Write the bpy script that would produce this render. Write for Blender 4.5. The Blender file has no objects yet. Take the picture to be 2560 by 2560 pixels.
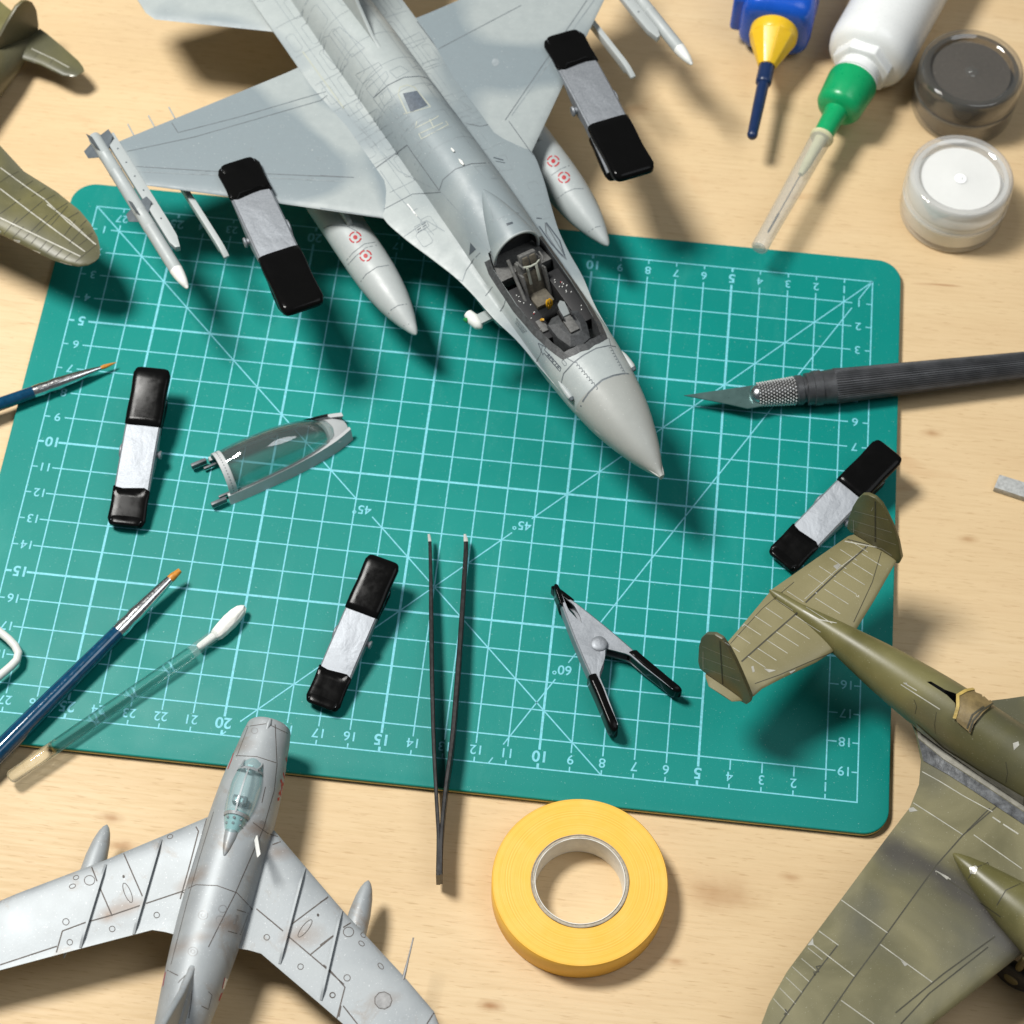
import bpy, bmesh, math, random
import numpy as np
from mathutils import Vector, Matrix
from mathutils.bvhtree import BVHTree
random.seed(7)
rng = np.random.default_rng(7)
S = 0.01                                     # all builders work in centimetres
sc = bpy.context.scene
COL = sc.collection

# ------------------------------------------------------------------ camera
CAM = np.array([18.898, -27.069, 63.352])
RX, RY, RZ = 0.519628938, -0.0186569898, 0.106194845
FPX = 5467.58
cam = bpy.data.cameras.new('camera')
camo = bpy.data.objects.new('camera', cam); COL.objects.link(camo)
camo.location = CAM * S
camo.rotation_euler = (RX, RY, RZ)
cam.sensor_width = 36.0; cam.lens = FPX / 2560 * 36.0
cam.clip_start = 0.02; cam.clip_end = 20
cam.dof.use_dof = True; cam.dof.focus_distance = 0.675; cam.dof.aperture_fstop = 19
sc.camera = camo

# ------------------------------------------------------------------ light
w = bpy.data.worlds.new('World'); sc.world = w; w.use_nodes = True
wb = w.node_tree.nodes['Background']
wb.inputs[0].default_value = (0.86, 0.93, 1.0, 1); wb.inputs[1].default_value = 0.10
def area(name, loc, target, size, power, col):
    l = bpy.data.lights.new(name, 'AREA'); l.shape = 'DISK'; l.size = size * S
    l.energy = power; l.color = col
    o = bpy.data.objects.new(name, l); COL.objects.link(o)
    o.location = Vector(loc) * S
    d = (Vector(target) - Vector(loc)).normalized()
    o.rotation_euler = d.to_track_quat('-Z', 'Y').to_euler()
    return o
area('key_lamp', (-32, 22, 100), (15, 9, 0), 28, 16.6, (1.0, 0.98, 0.94))
area('added_fill_lamp', (70, 6, 112), (16, 8, 0), 70, 3.2, (0.92, 0.96, 1.0))  # added fill light, no real source: softens shadows, gives metal a reflection
sc.view_settings.view_transform = 'Standard'; sc.view_settings.look = 'None'
sc.view_settings.exposure = 0.0; sc.view_settings.gamma = 1.0
sc.render.film_transparent = False
sc.cycles.use_denoising = True
sc.cycles.max_bounces = 10; sc.cycles.transmission_bounces = 8; sc.cycles.transparent_max_bounces = 12
sc.cycles.caustics_reflective = False; sc.cycles.caustics_refractive = False
sc.cycles.sample_clamp_indirect = 4.0

# ------------------------------------------------------------------ geometry helpers
_R = np.array(Matrix.Rotation(RZ, 3, 'Z') @ Matrix.Rotation(RY, 3, 'Y') @ Matrix.Rotation(RX, 3, 'X'))
def ray(x, y):
    return _R @ np.array([(x - 1280) / FPX, -(y - 1280) / FPX, -1.0])
def at(x, y, z=0.0):
    """point on the level plane at height z (cm above the mat) that the photograph shows at pixel x, y"""
    d = ray(x, y); t = (z - CAM[2]) / d[2]
    return CAM + t * d
BASE = {}
def root_of(o):
    while o.parent is not None: o = o.parent
    return o
def thing(name, base, label, cat, group=None):
    o = bpy.data.objects.new(name, None); COL.objects.link(o)
    o.empty_display_size = 0.01
    o.location = Vector(base) * S
    BASE[o.name] = np.array(base, float)
    o['label'] = label; o['category'] = cat
    if group: o['group'] = group
    return o
def tag(o, label, cat, group=None):
    o['label'] = label; o['category'] = cat
    if group: o['group'] = group
    return o
GEO = {}
def mk(name, verts, faces, mat, parent=None, smooth=None, base=None, fmat=None, bevel=None, bseg=2, label=None):
    verts = np.asarray(verts, float)
    if parent is not None: b = BASE[root_of(parent).name]
    else: b = np.array(base if base is not None else verts.mean(0))
    me = bpy.data.meshes.new(name)
    me.from_pydata([tuple(v) for v in (verts - b) * S], [], [tuple(int(i) for i in f) for f in faces])
    for m in (mat if isinstance(mat, (list, tuple)) else [mat]): me.materials.append(m)
    if fmat is not None:
        for p, i in zip(me.polygons, fmat): p.material_index = i
    bm = bmesh.new(); bm.from_mesh(me); bmesh.ops.recalc_face_normals(bm, faces=bm.faces)
    if bevel:
        es = [e for e in bm.edges if len(e.link_faces) == 2 and e.calc_face_angle(0) > 0.6]
        bmesh.ops.bevel(bm, geom=es, offset=bevel * S, segments=bseg, profile=0.6, affect='EDGES', clamp_overlap=True)
        if smooth is None: smooth = 40
    bm.to_mesh(me); bm.free()
    if smooth:
        for p in me.polygons: p.use_smooth = True
        me.set_sharp_from_angle(angle=math.radians(smooth))
    o = bpy.data.objects.new(name, me); COL.objects.link(o)
    if parent is None:
        o.location = Vector(b) * S; BASE[o.name] = b
    else: o.parent = parent
    if label: o['label'] = label
    return o
def struct(o): o['kind'] = 'structure'; return o
def join(*parts):
    V, Fc = [], []
    n = 0
    for v, f in parts:
        V.append(np.asarray(v, float)); Fc += [tuple(i + n for i in q) for q in f]; n += len(v)
    return np.concatenate(V), Fc
def loft(rings, cap0=True, cap1=True, closed=True):
    n = len(rings[0]); V = np.concatenate([np.asarray(r, float) for r in rings]); Fc = []
    m = n if closed else n - 1
    for i in range(len(rings) - 1):
        for j in range(m):
            a, b = i * n + j, i * n + (j + 1) % n
            Fc.append((a, b, b + n, a + n))
    if closed and cap0: Fc.append(tuple(range(n))[::-1])
    if closed and cap1: Fc.append(tuple(range((len(rings) - 1) * n, len(rings) * n)))
    return V, Fc
def frame(p0, p1, up=(0, 0, 1)):
    a = np.array(p1, float) - np.array(p0, float); L = np.linalg.norm(a); a /= L
    u = np.array(up, float)
    if abs(a @ u) > 0.98: u = np.array([0, 1, 0.])
    s = np.cross(a, u); s /= np.linalg.norm(s); u = np.cross(s, a)
    return a, s, u, L
def rev(p0, p1, prof, seg=24, sy=1.0, cap=True, up=(0, 0, 1), a0=0.0):
    """body of revolution between two points: prof = [(fraction of the length, radius)]"""
    a, s, u, L = frame(p0, p1, up); p0 = np.array(p0, float); rings = []
    for t, r in prof:
        rings.append([p0 + a * t * L + r * (s * math.cos(k) + u * math.sin(k) * sy) for k in np.arange(seg) / seg * 2 * math.pi + a0])
    return loft(rings, cap, cap)
def tube(pts, r, seg=10, cap=True):
    """round rod along a polyline; r is a number or one per point"""
    P = [np.array(p, float) for p in pts]; rings = []
    rr = r if hasattr(r, '__len__') else [r] * len(P)
    for i, p in enumerate(P):
        d = P[min(i + 1, len(P) - 1)] - P[max(i - 1, 0)]; d /= np.linalg.norm(d)
        if i == 0:
            u = np.array([0, 0, 1.]) if abs(d[2]) < 0.9 else np.array([0, 1., 0])
        s = np.cross(d, u); s /= np.linalg.norm(s); u = np.cross(s, d)
        rings.append([p + rr[i] * (s * math.cos(k) + u * math.sin(k)) for k in np.arange(seg) / seg * 2 * math.pi])
    return loft(rings, cap, cap)
def prism(pts2, z0, z1):
    """level slab from an outline"""
    P = np.asarray(pts2, float)[:, :2]; n = len(P)
    V = np.concatenate([np.c_[P, np.full(n, z0)], np.c_[P, np.full(n, z1)]])
    Fc = [tuple(range(n))[::-1], tuple(range(n, 2 * n))] + [(i, (i + 1) % n, n + (i + 1) % n, n + i) for i in range(n)]
    return V, Fc
def slab(poly3, d):
    """thick plate: a 3-D polygon pushed along the vector d"""
    P = np.asarray(poly3, float); n = len(P); V = np.concatenate([P, P + np.asarray(d, float)])
    Fc = [tuple(range(n))[::-1], tuple(range(n, 2 * n))] + [(i, (i + 1) % n, n + (i + 1) % n, n + i) for i in range(n)]
    return V, Fc
def boxat(c, ax, ay, az):
    """box round centre c with three half-extent vectors"""
    c, ax, ay, az = (np.array(q, float) for q in (c, ax, ay, az))
    V = [c + i * ax + j * ay + k * az for k in (-1, 1) for j in (-1, 1) for i in (-1, 1)]
    return np.array(V), [(0, 2, 3, 1), (4, 5, 7, 6), (0, 1, 5, 4), (2, 6, 7, 3), (0, 4, 6, 2), (1, 3, 7, 5)]
def roundrect(x0, y0, x1, y1, r, seg=8):
    pts = []
    for cx, cy, a in ((x1 - r, y1 - r, 0), (x0 + r, y1 - r, 90), (x0 + r, y0 + r, 180), (x1 - r, y0 + r, 270)):
        for k in range(seg + 1):
            t = math.radians(a + 90 * k / seg); pts.append((cx + r * math.cos(t), cy + r * math.sin(t)))
    return pts
def crom(table, us):
    """smooth (Catmull-Rom on a monotone parameter) interpolation of a table of rows [u, a, b, ...]"""
    T = np.asarray(table, float); T = T[np.argsort(T[:, 0])]; x = T[:, 0]; Y = T[:, 1:]
    m = np.gradient(Y, x, axis=0)
    for i in range(len(x) - 1):                       # keep it monotone
        d = (Y[i + 1] - Y[i]) / (x[i + 1] - x[i]); z = np.abs(d) < 1e-9
        m[i][z] = 0; m[i + 1][z] = 0
        for k in range(Y.shape[1]):
            if not z[k]:
                for q in (i, i + 1):
                    if m[q][k] / d[k] < 0: m[q][k] = 0
                    if m[q][k] / d[k] > 3: m[q][k] = 3 * d[k]
    out = []
    for u in us:
        i = int(np.clip(np.searchsorted(x, u) - 1, 0, len(x) - 2)); h = x[i + 1] - x[i]; t = (u - x[i]) / h
        out.append((2*t**3-3*t*t+1)*Y[i] + (t**3-2*t*t+t)*h*m[i] + (-2*t**3+3*t*t)*Y[i+1] + (t**3-t*t)*h*m[i+1])
    return np.array(out)
def airfoil(le, te, th, n=11, up=(0, 0, 1), camber=0.0):
    le, te, up = np.array(le, float), np.array(te, float), np.array(up, float)
    t = (1 - np.cos(np.linspace(0, math.pi, n))) / 2
    y = 5 * th * (.2969*np.sqrt(t)-.126*t-.3516*t**2+.2843*t**3-.1030*t**4)
    y = np.maximum(y, th * 0.07 * (t > 0.02)); cb = camber * 4 * t * (1 - t)
    top = [le + (te - le) * a + up * (b + c) for a, b, c in zip(t, y, cb)]
    bot = [le + (te - le) * a + up * (-b * 0.75 + c) for a, b, c in zip(t, y, cb)]
    return top + bot[-1:0:-1]
def wing(stations, n=11, up=(0, 0, 1)):
    """stations = [(leading edge xyz, trailing edge xyz, thickness)]"""
    return loft([airfoil(a, b, t, n, up) for a, b, t in stations])
def bvh(*objs):
    V, P, n = [], [], 0
    for o in objs:
        bm = bmesh.new(); bm.from_mesh(o.data); bmesh.ops.triangulate(bm, faces=bm.faces[:]); bm.to_mesh(o.data); bm.free()
        b = BASE[root_of(o).name]
        for v in o.data.vertices: V.append(np.array(v.co) / S + b)
        for p in o.data.polygons: P.append([i + n for i in p.vertices])
        n = len(V)
    return BVHTree.FromPolygons([tuple(v) for v in V], P)
def hit(tree, x, y):
    h = tree.ray_cast(Vector(CAM), Vector(ray(x, y)).normalized())
    if h[0] is None: return None
    nn = np.array(h[1]); d = ray(x, y)
    if nn @ d > 0: nn = -nn
    return np.array(h[0]), nn
def resample(pts, step):
    P = [np.array(p, float) for p in pts]; out = [P[0]]
    for a, b in zip(P, P[1:]):
        k = max(1, int(np.linalg.norm(b - a) / step))
        out += [a + (b - a) * i / k for i in range(1, k + 1)]
    return out
def ribbon(hits, wd, eps, closed=False):
    """thin strip lying on the surface through surface points with normals"""
    V, Fc = [], []; n = len(hits)
    for i, (p, nn) in enumerate(hits):
        a = hits[(i - 1) % n if closed else max(i - 1, 0)][0]; b = hits[(i + 1) % n if closed else min(i + 1, n - 1)][0]
        d = b - a; s = np.cross(nn, d); l = np.linalg.norm(s)
        s = s / l if l > 1e-9 else np.array([1., 0, 0])
        wi = wd if not hasattr(wd, '__len__') else wd[i]
        V += [p + s * wi / 2 + nn * eps, p - s * wi / 2 + nn * eps]
    for i in range(n if closed else n - 1):
        j = (i + 1) % n; Fc.append((2*i, 2*i+1, 2*j+1, 2*j))
    return np.array(V), Fc
def drape(name, tree, pts, wd, mat, parent, eps=0.006, step=9, closed=False):
    """a line traced on the surface (scribed panel line, seam, painted stripe)"""
    pts = list(pts) + ([pts[0]] if closed else [])
    hs = [hit(tree, *q) for q in resample(pts, step)]
    if closed: hs = hs[:-1]
    runs, cur = [], []
    for h in hs:
        if h is None or (cur and np.linalg.norm(h[0] - cur[-1][0]) > 0.9):
            if len(cur) > 1: runs.append(cur)
            cur = [h] if h is not None else []
        else: cur.append(h)
    if len(cur) > 1: runs.append(cur)
    for r in runs:
        v, f = ribbon(r, wd, eps, closed and len(runs) == 1)
        mk(name, v, f, mat, parent)
def patch(name, tree, poly, mat, parent, eps=0.007, n=6):
    """a filled decal: a polygon traced on the surface, subdivided so it follows the curve"""
    P = np.asarray(poly, float); bm = bmesh.new()
    vs = [bm.verts.new((x, y, 0)) for x, y in P]; bm.faces.new(vs)
    bmesh.ops.triangulate(bm, faces=bm.faces[:])
    bmesh.ops.subdivide_edges(bm, edges=bm.edges[:], cuts=n, use_grid_fill=True)
    bm.verts.index_update(); V = []; ok = []
    for v in bm.verts:
        h = hit(tree, v.co.x, v.co.y)
        ok.append(h is not None); V.append(h[0] + h[1] * eps if h is not None else np.zeros(3))
    F = [[v.index for v in f.verts] for f in bm.faces if all(ok[v.index] for v in f.verts)]
    bm.free()
    used = sorted({i for f in F for i in f}); mp = {a: b for b, a in enumerate(used)}
    if F: return mk(name, [V[i] for i in used], [[mp[i] for i in f] for f in F], mat, parent)
def ell(cx, cy, a, b, ang=0, n=20):
    t = math.radians(ang)
    return [(cx + a*math.cos(k)*math.cos(t) - b*math.sin(k)*math.sin(t), cy + a*math.cos(k)*math.sin(t) + b*math.sin(k)*math.cos(t)) for k in np.arange(n)/n*2*math.pi]
def text_mesh(s, size, bold=0.0):
    cu = bpy.data.curves.new('t', 'FONT'); cu.body = s; cu.size = size; cu.align_x = 'CENTER'; cu.align_y = 'CENTER'; cu.offset = bold
    o = bpy.data.objects.new('t', cu); COL.objects.link(o)
    dg = bpy.context.evaluated_depsgraph_get(); me = bpy.data.meshes.new_from_object(o.evaluated_get(dg))
    V = np.array([tuple(v.co) for v in me.vertices]); Fc = [tuple(p.vertices) for p in me.polygons]
    bpy.data.objects.remove(o); bpy.data.curves.remove(cu); bpy.data.meshes.remove(me)
    if len(V):
        V[:, :2] -= (V[:, :2].max(0) + V[:, :2].min(0)) / 2
    return V, Fc

# ------------------------------------------------------------------ materials
class NT:
    def __init__(s, name):
        s.m = bpy.data.materials.new(name); s.m.use_nodes = True; s.t = s.m.node_tree
        s.b = s.t.nodes['Principled BSDF']; s.tc = None
    def n(s, typ, **k):
        q = s.t.nodes.new(typ)
        for a, v in k.items():
            if a.startswith('_'):
                q.inputs[int(a[1:])].default_value = v
            else: setattr(q, a, v)
        return q
    def l(s, a, b): s.t.links.new(a, b)
    def obj(s):
        if s.tc is None: s.tc = s.n('ShaderNodeTexCoord').outputs['Object']
        return s.tc
    def mapp(s, scale, rot=(0, 0, 0), loc=(0, 0, 0)):
        q = s.n('ShaderNodeMapping'); s.l(s.obj(), q.inputs[0])
        q.inputs[1].default_value = loc; q.inputs[2].default_value = rot; q.inputs[3].default_value = scale
        return q.outputs[0]
    def noise(s, scale, detail=4, rough=.55, vec=None, dist=0.):
        q = s.n('ShaderNodeTexNoise'); q.inputs['Scale'].default_value = scale; q.inputs['Detail'].default_value = detail
        q.inputs['Roughness'].default_value = rough; q.inputs['Distortion'].default_value = dist
        s.l(vec if vec is not None else s.obj(), q.inputs['Vector']); return q.outputs['Fac']
    def ramp(s, fac, stops):
        q = s.n('ShaderNodeValToRGB'); e = q.color_ramp.elements
        while len(e) < len(stops): e.new(0.5)
        for i, (p, c) in enumerate(stops):
            e[i].position = p; e[i].color = (*c, 1) if hasattr(c, '__len__') else (c, c, c, 1)
        s.l(fac, q.inputs[0]); return q.outputs[0]
    def mix(s, fac, a, b, typ='MIX'):
        q = s.n('ShaderNodeMix', data_type='RGBA', blend_type=typ)
        for v, i in ((fac, 0), (a, 6), (b, 7)):
            if hasattr(v, 'is_linked') or hasattr(v, 'links'): s.l(v, q.inputs[i])
            elif i == 0: q.inputs[0].default_value = v
            else: q.inputs[i].default_value = (*v, 1)
        return q.outputs[2]
    def bump(s, h, strength=.2, dist=0.0003):
        q = s.n('ShaderNodeBump'); q.inputs['Strength'].default_value = strength; q.inputs['Distance'].default_value = dist
        s.l(h, q.inputs['Height']); s.l(q.outputs[0], s.b.inputs['Normal']); return q
    def col(s, c):
        if hasattr(c, '__len__'): s.b.inputs['Base Color'].default_value = (*c, 1)
        else: s.l(c, s.b.inputs['Base Color'])
    def set(s, **k):
        names = dict(rough='Roughness', metal='Metallic', ior='IOR', trans='Transmission Weight', coat='Coat Weight', coatr='Coat Roughness',
                     spec='Specular IOR Level', alpha='Alpha', sss='Subsurface Weight', sheen='Sheen Weight')
        for a, v in k.items():
            i = s.b.inputs[names[a]]
            if hasattr(v, 'links'): s.l(v, i)
            else: i.default_value = v
def stain(m, c, pos, ang, rx, ry, strength, colour, rough=.8):
    """a soft blotch with its own place: pos in metres from the thing's origin"""
    ca, sa = math.cos(-ang), math.sin(-ang)
    mp = m.n('ShaderNodeMapping', vector_type='TEXTURE'); m.l(m.obj(), mp.inputs[0]); mp.inputs[1].default_value = (pos[0], pos[1], 0); mp.inputs[2].default_value = (0, 0, ang); mp.inputs[3].default_value = (rx, ry, 1000)
    nz = m.n('ShaderNodeTexNoise'); nz.inputs['Scale'].default_value = 140; nz.inputs['Detail'].default_value = 5; m.l(m.obj(), nz.inputs['Vector'])
    sb = m.n('ShaderNodeVectorMath', operation='SUBTRACT'); m.l(nz.outputs['Color'], sb.inputs[0]); sb.inputs[1].default_value = (.5, .5, .5)
    sc2 = m.n('ShaderNodeVectorMath', operation='SCALE'); m.l(sb.outputs[0], sc2.inputs[0]); sc2.inputs['Scale'].default_value = rough
    ad = m.n('ShaderNodeVectorMath', operation='ADD'); m.l(mp.outputs[0], ad.inputs[0]); m.l(sc2.outputs[0], ad.inputs[1])
    ln = m.n('ShaderNodeVectorMath', operation='LENGTH'); m.l(ad.outputs[0], ln.inputs[0])
    return m.mix(m.ramp(ln.outputs['Value'], [(.15, strength), (.5, strength * .55), (1, 0)]), c, colour)
def plain(name, c, rough=.5, metal=0., var=.08, vs=300, bump=.0, bs=1500, **k):
    m = NT(name)
    d = tuple(max(0, q * (1 - var)) for q in c); e = tuple(min(1, q * (1 + var)) for q in c)
    m.col(m.ramp(m.noise(vs, 5, .65), [(.3, d), (.7, e)]))
    m.set(rough=m.ramp(m.noise(vs * 2.3, 3), [(.3, max(0.02, rough - .06)), (.7, rough + .06)]), metal=metal, **k)
    if bump: m.bump(m.noise(bs, 4, .6), bump, .0002)
    return m.m

def mat_wood():
    m = NT('birch_plywood')
    r = (0, 0, math.radians(4))
    big = m.noise(9, 4, .6, m.mapp((.55, 1.3, 1), r), .6)
    c = m.ramp(big, [(.25, (.61, .443, .243)), (.5, (.675, .507, .294)), (.75, (.72, .562, .354))])
    band = m.noise(60, 6, .65, m.mapp((.12, 1.6, 1), r), .8)
    c = m.mix(m.ramp(band, [(.35, 0), (.7, .35)]), c, (.60, .42, .235))
    fine = m.noise(900, 3, .6, m.mapp((.06, 1, 1), r))
    c = m.mix(m.ramp(fine, [(.45, 0), (.75, .34)]), c, (.50, .345, .175))
    fl = m.noise(1500, 2, .5, m.mapp((.11, 1.1, 1), (0, 0, math.radians(4))), .3)
    flm = m.ramp(fl, [(.60, 0), (.74, .36)])
    c = m.mix(flm, c, (.33, .175, .065))
    kn = m.noise(24, 3, .5, m.mapp((.5, 1, 1), r, (.3, .1, 0)), 1.2)
    c = m.mix(m.ramp(kn, [(.70, 0), (.80, .5)]), c, (.42, .21, .085))
    st = m.noise(95, 1.5, .5, m.mapp((.14, 1.5, 1), (0, 0, math.radians(8)), (.7, .25, 0)))
    c = m.mix(m.ramp(st, [(.775, 0), (.80, .7)]), c, (.30, .12, .04))
    # knots and pores with a place of their own (metres from the table's origin)
    for kx_, ky_, r_, st_ in ((.0843, -.1311, .011, .55), (.0153, -.1753, .0035, .9), (-.1081, -.1294, .0035, .8), (-.1026, -.138, .004, .7), (.1437, .0412, .0035, .6), (.1561, .0007, .003, .6), (.1018, -.1252, .003, .5), (.0688, -.1557, .0028, .5)):
        mp = m.mapp((1, 2.3, 0), (0, 0, 0), (-kx_, -ky_ * 2.3, 0)); ln = m.n('ShaderNodeVectorMath', operation='LENGTH'); 
        ad = m.n('ShaderNodeVectorMath', operation='ADD'); nz = m.n('ShaderNodeTexNoise'); nz.inputs['Scale'].default_value = 160; m.l(m.obj(), nz.inputs['Vector'])
        sc2 = m.n('ShaderNodeVectorMath', operation='SCALE'); m.l(nz.outputs['Color'], sc2.inputs[0]); sc2.inputs['Scale'].default_value = r_ * .9
        m.l(mp, ad.inputs[0]); m.l(sc2.outputs[0], ad.inputs[1]); m.l(ad.outputs[0], ln.inputs[0])
        dv = m.n('ShaderNodeMath', operation='DIVIDE'); m.l(ln.outputs['Value'], dv.inputs[0]); dv.inputs[1].default_value = r_ * 1.6
        c = m.mix(m.ramp(dv.outputs[0], [(.25, st_), (.6, st_ * .35), (1, 0)]), c, (.34, .165, .06))
    m.col(c); m.set(rough=m.ramp(fine, [(.3, .5), (.7, .64)]), spec=.35)
    h = m.n('ShaderNodeMath', operation='SUBTRACT'); m.l(m.ramp(fine, [(.3, .6), (.7, .3)]), h.inputs[0]); m.l(flm, h.inputs[1])
    m.bump(h.outputs[0], .35, .00025)
    return m.m
def mat_mat():
    m = NT('green_mat_vinyl')
    c = m.ramp(m.noise(14, 4, .6), [(.3, (.001, .205, .176)), (.7, (.002, .235, .202))])
    sp = m.noise(2600, 2, .5)
    c = m.mix(m.ramp(sp, [(.70, 0), (.77, .5)]), c, (.35, .62, .55))
    sp2 = m.noise(1500, 1, .5)
    c = m.mix(m.ramp(sp2, [(.77, 0), (.80, .4)]), c, (.45, .68, .62))
    scu = m.noise(70, 5, .7, m.mapp((1, .35, 1), (0, 0, .5)))
    c = m.mix(m.ramp(scu, [(.55, 0), (.85, .16)]), c, (.12, .42, .36))
    m.col(c); m.set(rough=m.ramp(m.noise(60, 4), [(.3, .42), (.7, .52)]), spec=.24)
    m.bump(m.noise(3200, 2, .6), .22, .0002)
    return m.m
M = {}
M['wood'] = mat_wood(); M['mat'] = mat_mat()
M['mat_core'] = plain('mat_core', (.55, .44, .17), .6)
M['mat_back'] = plain('mat_back', (.006, .05, .04), .6)
M['mat_print'] = plain('mat_print_cyan', (.165, .54, .63), .55, var=.18, vs=900)
M['black_gloss'] = plain('black_vinyl', (.004, .004, .004), .15, var=.1, vs=120, bump=.012, bs=60, spec=.08)
M['steel'] = plain('polished_steel', (.62, .63, .65), .24, 1., var=.06)
M['black_paint'] = plain('worn_black_paint', (.014, .013, .013), .34, var=.5, vs=260, bump=.12, bs=900)

# ------------------------------------------------------------------ table and cutting mat
TZ = -0.3                                      # table surface; the mat's printed face is z = 0
V, Fc = prism([(-60, -45), (95, -45), (95, 75), (-60, 75)], TZ - 1.8, TZ)
tab = struct(mk('table_top', V, Fc, M['wood'], base=(16, 10, TZ)))
MATROOT = thing('cutting_mat', (14, 10, TZ), 'green self-healing cutting mat with cyan centimetre grid lying on the wooden table', 'cutting mat')
ol = roundrect(-1.0, -1.0, 29.0, 21.0, 0.85, 10)
def inset(d): return roundrect(-1.0 + d, -1.0 + d, 29.0 - d, 21.0 - d, 0.85 - d, 10)
def ringz(o, z): return [(x, y, z) for x, y in o]
v, f = loft([ringz(ol, -.11), ringz(ol, -.02), ringz(inset(.02), -.004), ringz(inset(.04), 0)])
mk('top_layer', v, f, M['mat'], MATROOT, smooth=35)
v, f = loft([ringz(inset(-.012), -.20), ringz(inset(-.012), -.1101)])
mk('core_layer', v, f, M['mat_core'], MATROOT)
v, f = loft([ringz(ol, TZ + .001), ringz(ol, -.2001)])
mk('back_layer', v, f, M['mat_back'], MATROOT)
def g(n, m): return (28 - n, 20 - m)           # grid coordinates: n from the right edge, m from the top edge
def strip(a, b, wd, z):
    a, b = np.array(a, float), np.array(b, float); d = (b - a) / np.linalg.norm(b - a); s = np.array([-d[1], d[0]]) * wd / 2
    return [(*q, z) for q in (a + s, a - s, b - s, b + s)], [(0, 1, 2, 3)]
T1, T5 = .045, .077
def gline(name, a, b, wd, z):
    v, f = strip(a, b, wd, z); mk(name, v, f, M['mat_print'], MATROOT)
for a, b, z in ((g(-.02, 0), g(28.02, 0), .0020), (g(-.02, 20), g(28.02, 20), .0020), (g(0, 0), g(0, 20), .0035), (g(28, 0), g(28, 20), .0035)):
    gline('border_line', a, b, T1, z)
for m in range(1, 20):
    if m in (16, 17, 18): gline('grid_line', g(.70, m), g(1.03, m), T1, .0020)      # the corner field under the tail is left unprinted
    gline('grid_line', g(5 if m in (16, 17, 18) else .70, m), g(27.30, m), T5 if m % 5 == 0 else T1, .0020)
    for e in (0, 28):
        s = 1 if e == 0 else -1
        gline('tick', g(e + .02 * s, m), g(e + .20 * s, m), T5 if m % 5 == 0 else T1, .0020)
for n in range(1, 28):
    if n in (2, 3, 4): gline('grid_line', g(n, 19), g(n, 19.36), T1, .0035)
    gline('grid_line', g(n, .74), g(n, 15 if n in (2, 3, 4) else 19.36), T5 if n % 5 == 0 else T1, .0035)
    for e in (0, 20):
        s = 1 if e == 0 else -1
        gline('tick', g(n, e + .02 * s), g(n, e + .17 * s), T5 if n % 5 == 0 else T1, .0035)
def dline(a, b, gaps=()):
    a, b = np.array(a, float), np.array(b, float); L = np.linalg.norm(b - a); d = (b - a) / L; s0 = 0
    for g0, g1 in list(gaps) + [(L, L)]:
        gline('angle_line', a + d * s0, a + d * g0, T1 * .95, .0050); s0 = g1
def along(a, b, p):
    a, b = np.array(a, float), np.array(b, float); d = (b - a) / np.linalg.norm(b - a); return float((p[:2] - a) @ d)
p45a, p45b, p60 = at(905, 1275), at(1305, 1315), at(1405, 1676)
A, B = g(28, 0), g(8, 20); t = along(A, B, p45a); dline(A, B, [(t - .42, t + .42)])
A, B = g(0, 0), g(20, 20); t = along(A, B, p45b); dline(A, B, [(t - .42, t + .42), (27.55, 28.1)])
A, B = g(0, 0), g(20 / math.tan(math.radians(60)), 20); t = along(A, B, p60); dline(A, B, [(.95, 1.4), (t - .34, t + .38), (22.3, 22.85)])
def mattext(s, x, y, size, bold):
    v, f = text_mesh(s, size, bold)
    v[:, :2] *= -1; v[:, 0] += x; v[:, 1] += y; v[:, 2] = .0065
    mk('numeral', v, f, M['mat_print'], MATROOT)
for n in range(1, 28):
    k = (.52, .012) if n % 5 == 0 else (.45, .004)
    for m in (.46, 19.59): mattext(str(n), *g(n, m), *k)
for m in range(1, 20):
    k = (.52, .012) if m % 5 == 0 else (.45, .004)
    for n in (.46, 27.54): mattext(str(m), *g(n, m), *k)
for s, p in (('45°', p45a), ('45°', p45b), ('60°', p60)): mattext(s, p[0], p[1], .46, .006)

# ------------------------------------------------------------------ roll of masking tape
def mat_tape():
    m = NT('yellow_washi_tape')
    v = m.n('ShaderNodeVectorMath', operation='LENGTH'); q = m.mapp((1, 1, 0)); m.l(q, v.inputs[0])
    cb = m.n('ShaderNodeCombineXYZ'); m.l(v.outputs['Value'], cb.inputs[0])
    r = m.noise(2600, 2, .6, cb.outputs[0])
    c = m.ramp(r, [(.3, (.74, .37, .024)), (.5, (.85, .475, .045)), (.72, (.91, .58, .11))])
    c = m.mix(m.ramp(m.noise(130, 4), [(.4, 0), (.8, .3)]), c, (.93, .60, .17))
    m.col(c); m.set(rough=.5, sss=.0); m.bump(r, .35, .0003); return m.m
M['tape'] = mat_tape(); M['tape_core'] = plain('paper_core', (.78, .76, .70), .7, vs=400); M['card'] = plain('grey_card', (.42, .37, .29), .85, var=.25, vs=900, bump=.5)
tc = at(1450, 2202, .80)[:2]
t = thing('masking_tape_roll', (*tc, TZ), 'roll of yellow masking tape on a paper core, lying on the wood below the mat', 'tape')
def ringpts(r, z, n=96): return [(tc[0] + r * math.cos(a), tc[1] + r * math.sin(a), z) for a in np.arange(n) / n * 2 * math.pi]
def annulus(prof, n=96):
    rr = [ringpts(r, z, n) for r, z in prof]; return loft(rr + rr[:1], False, False)
R0, Z1 = 2.66, .79
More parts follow.
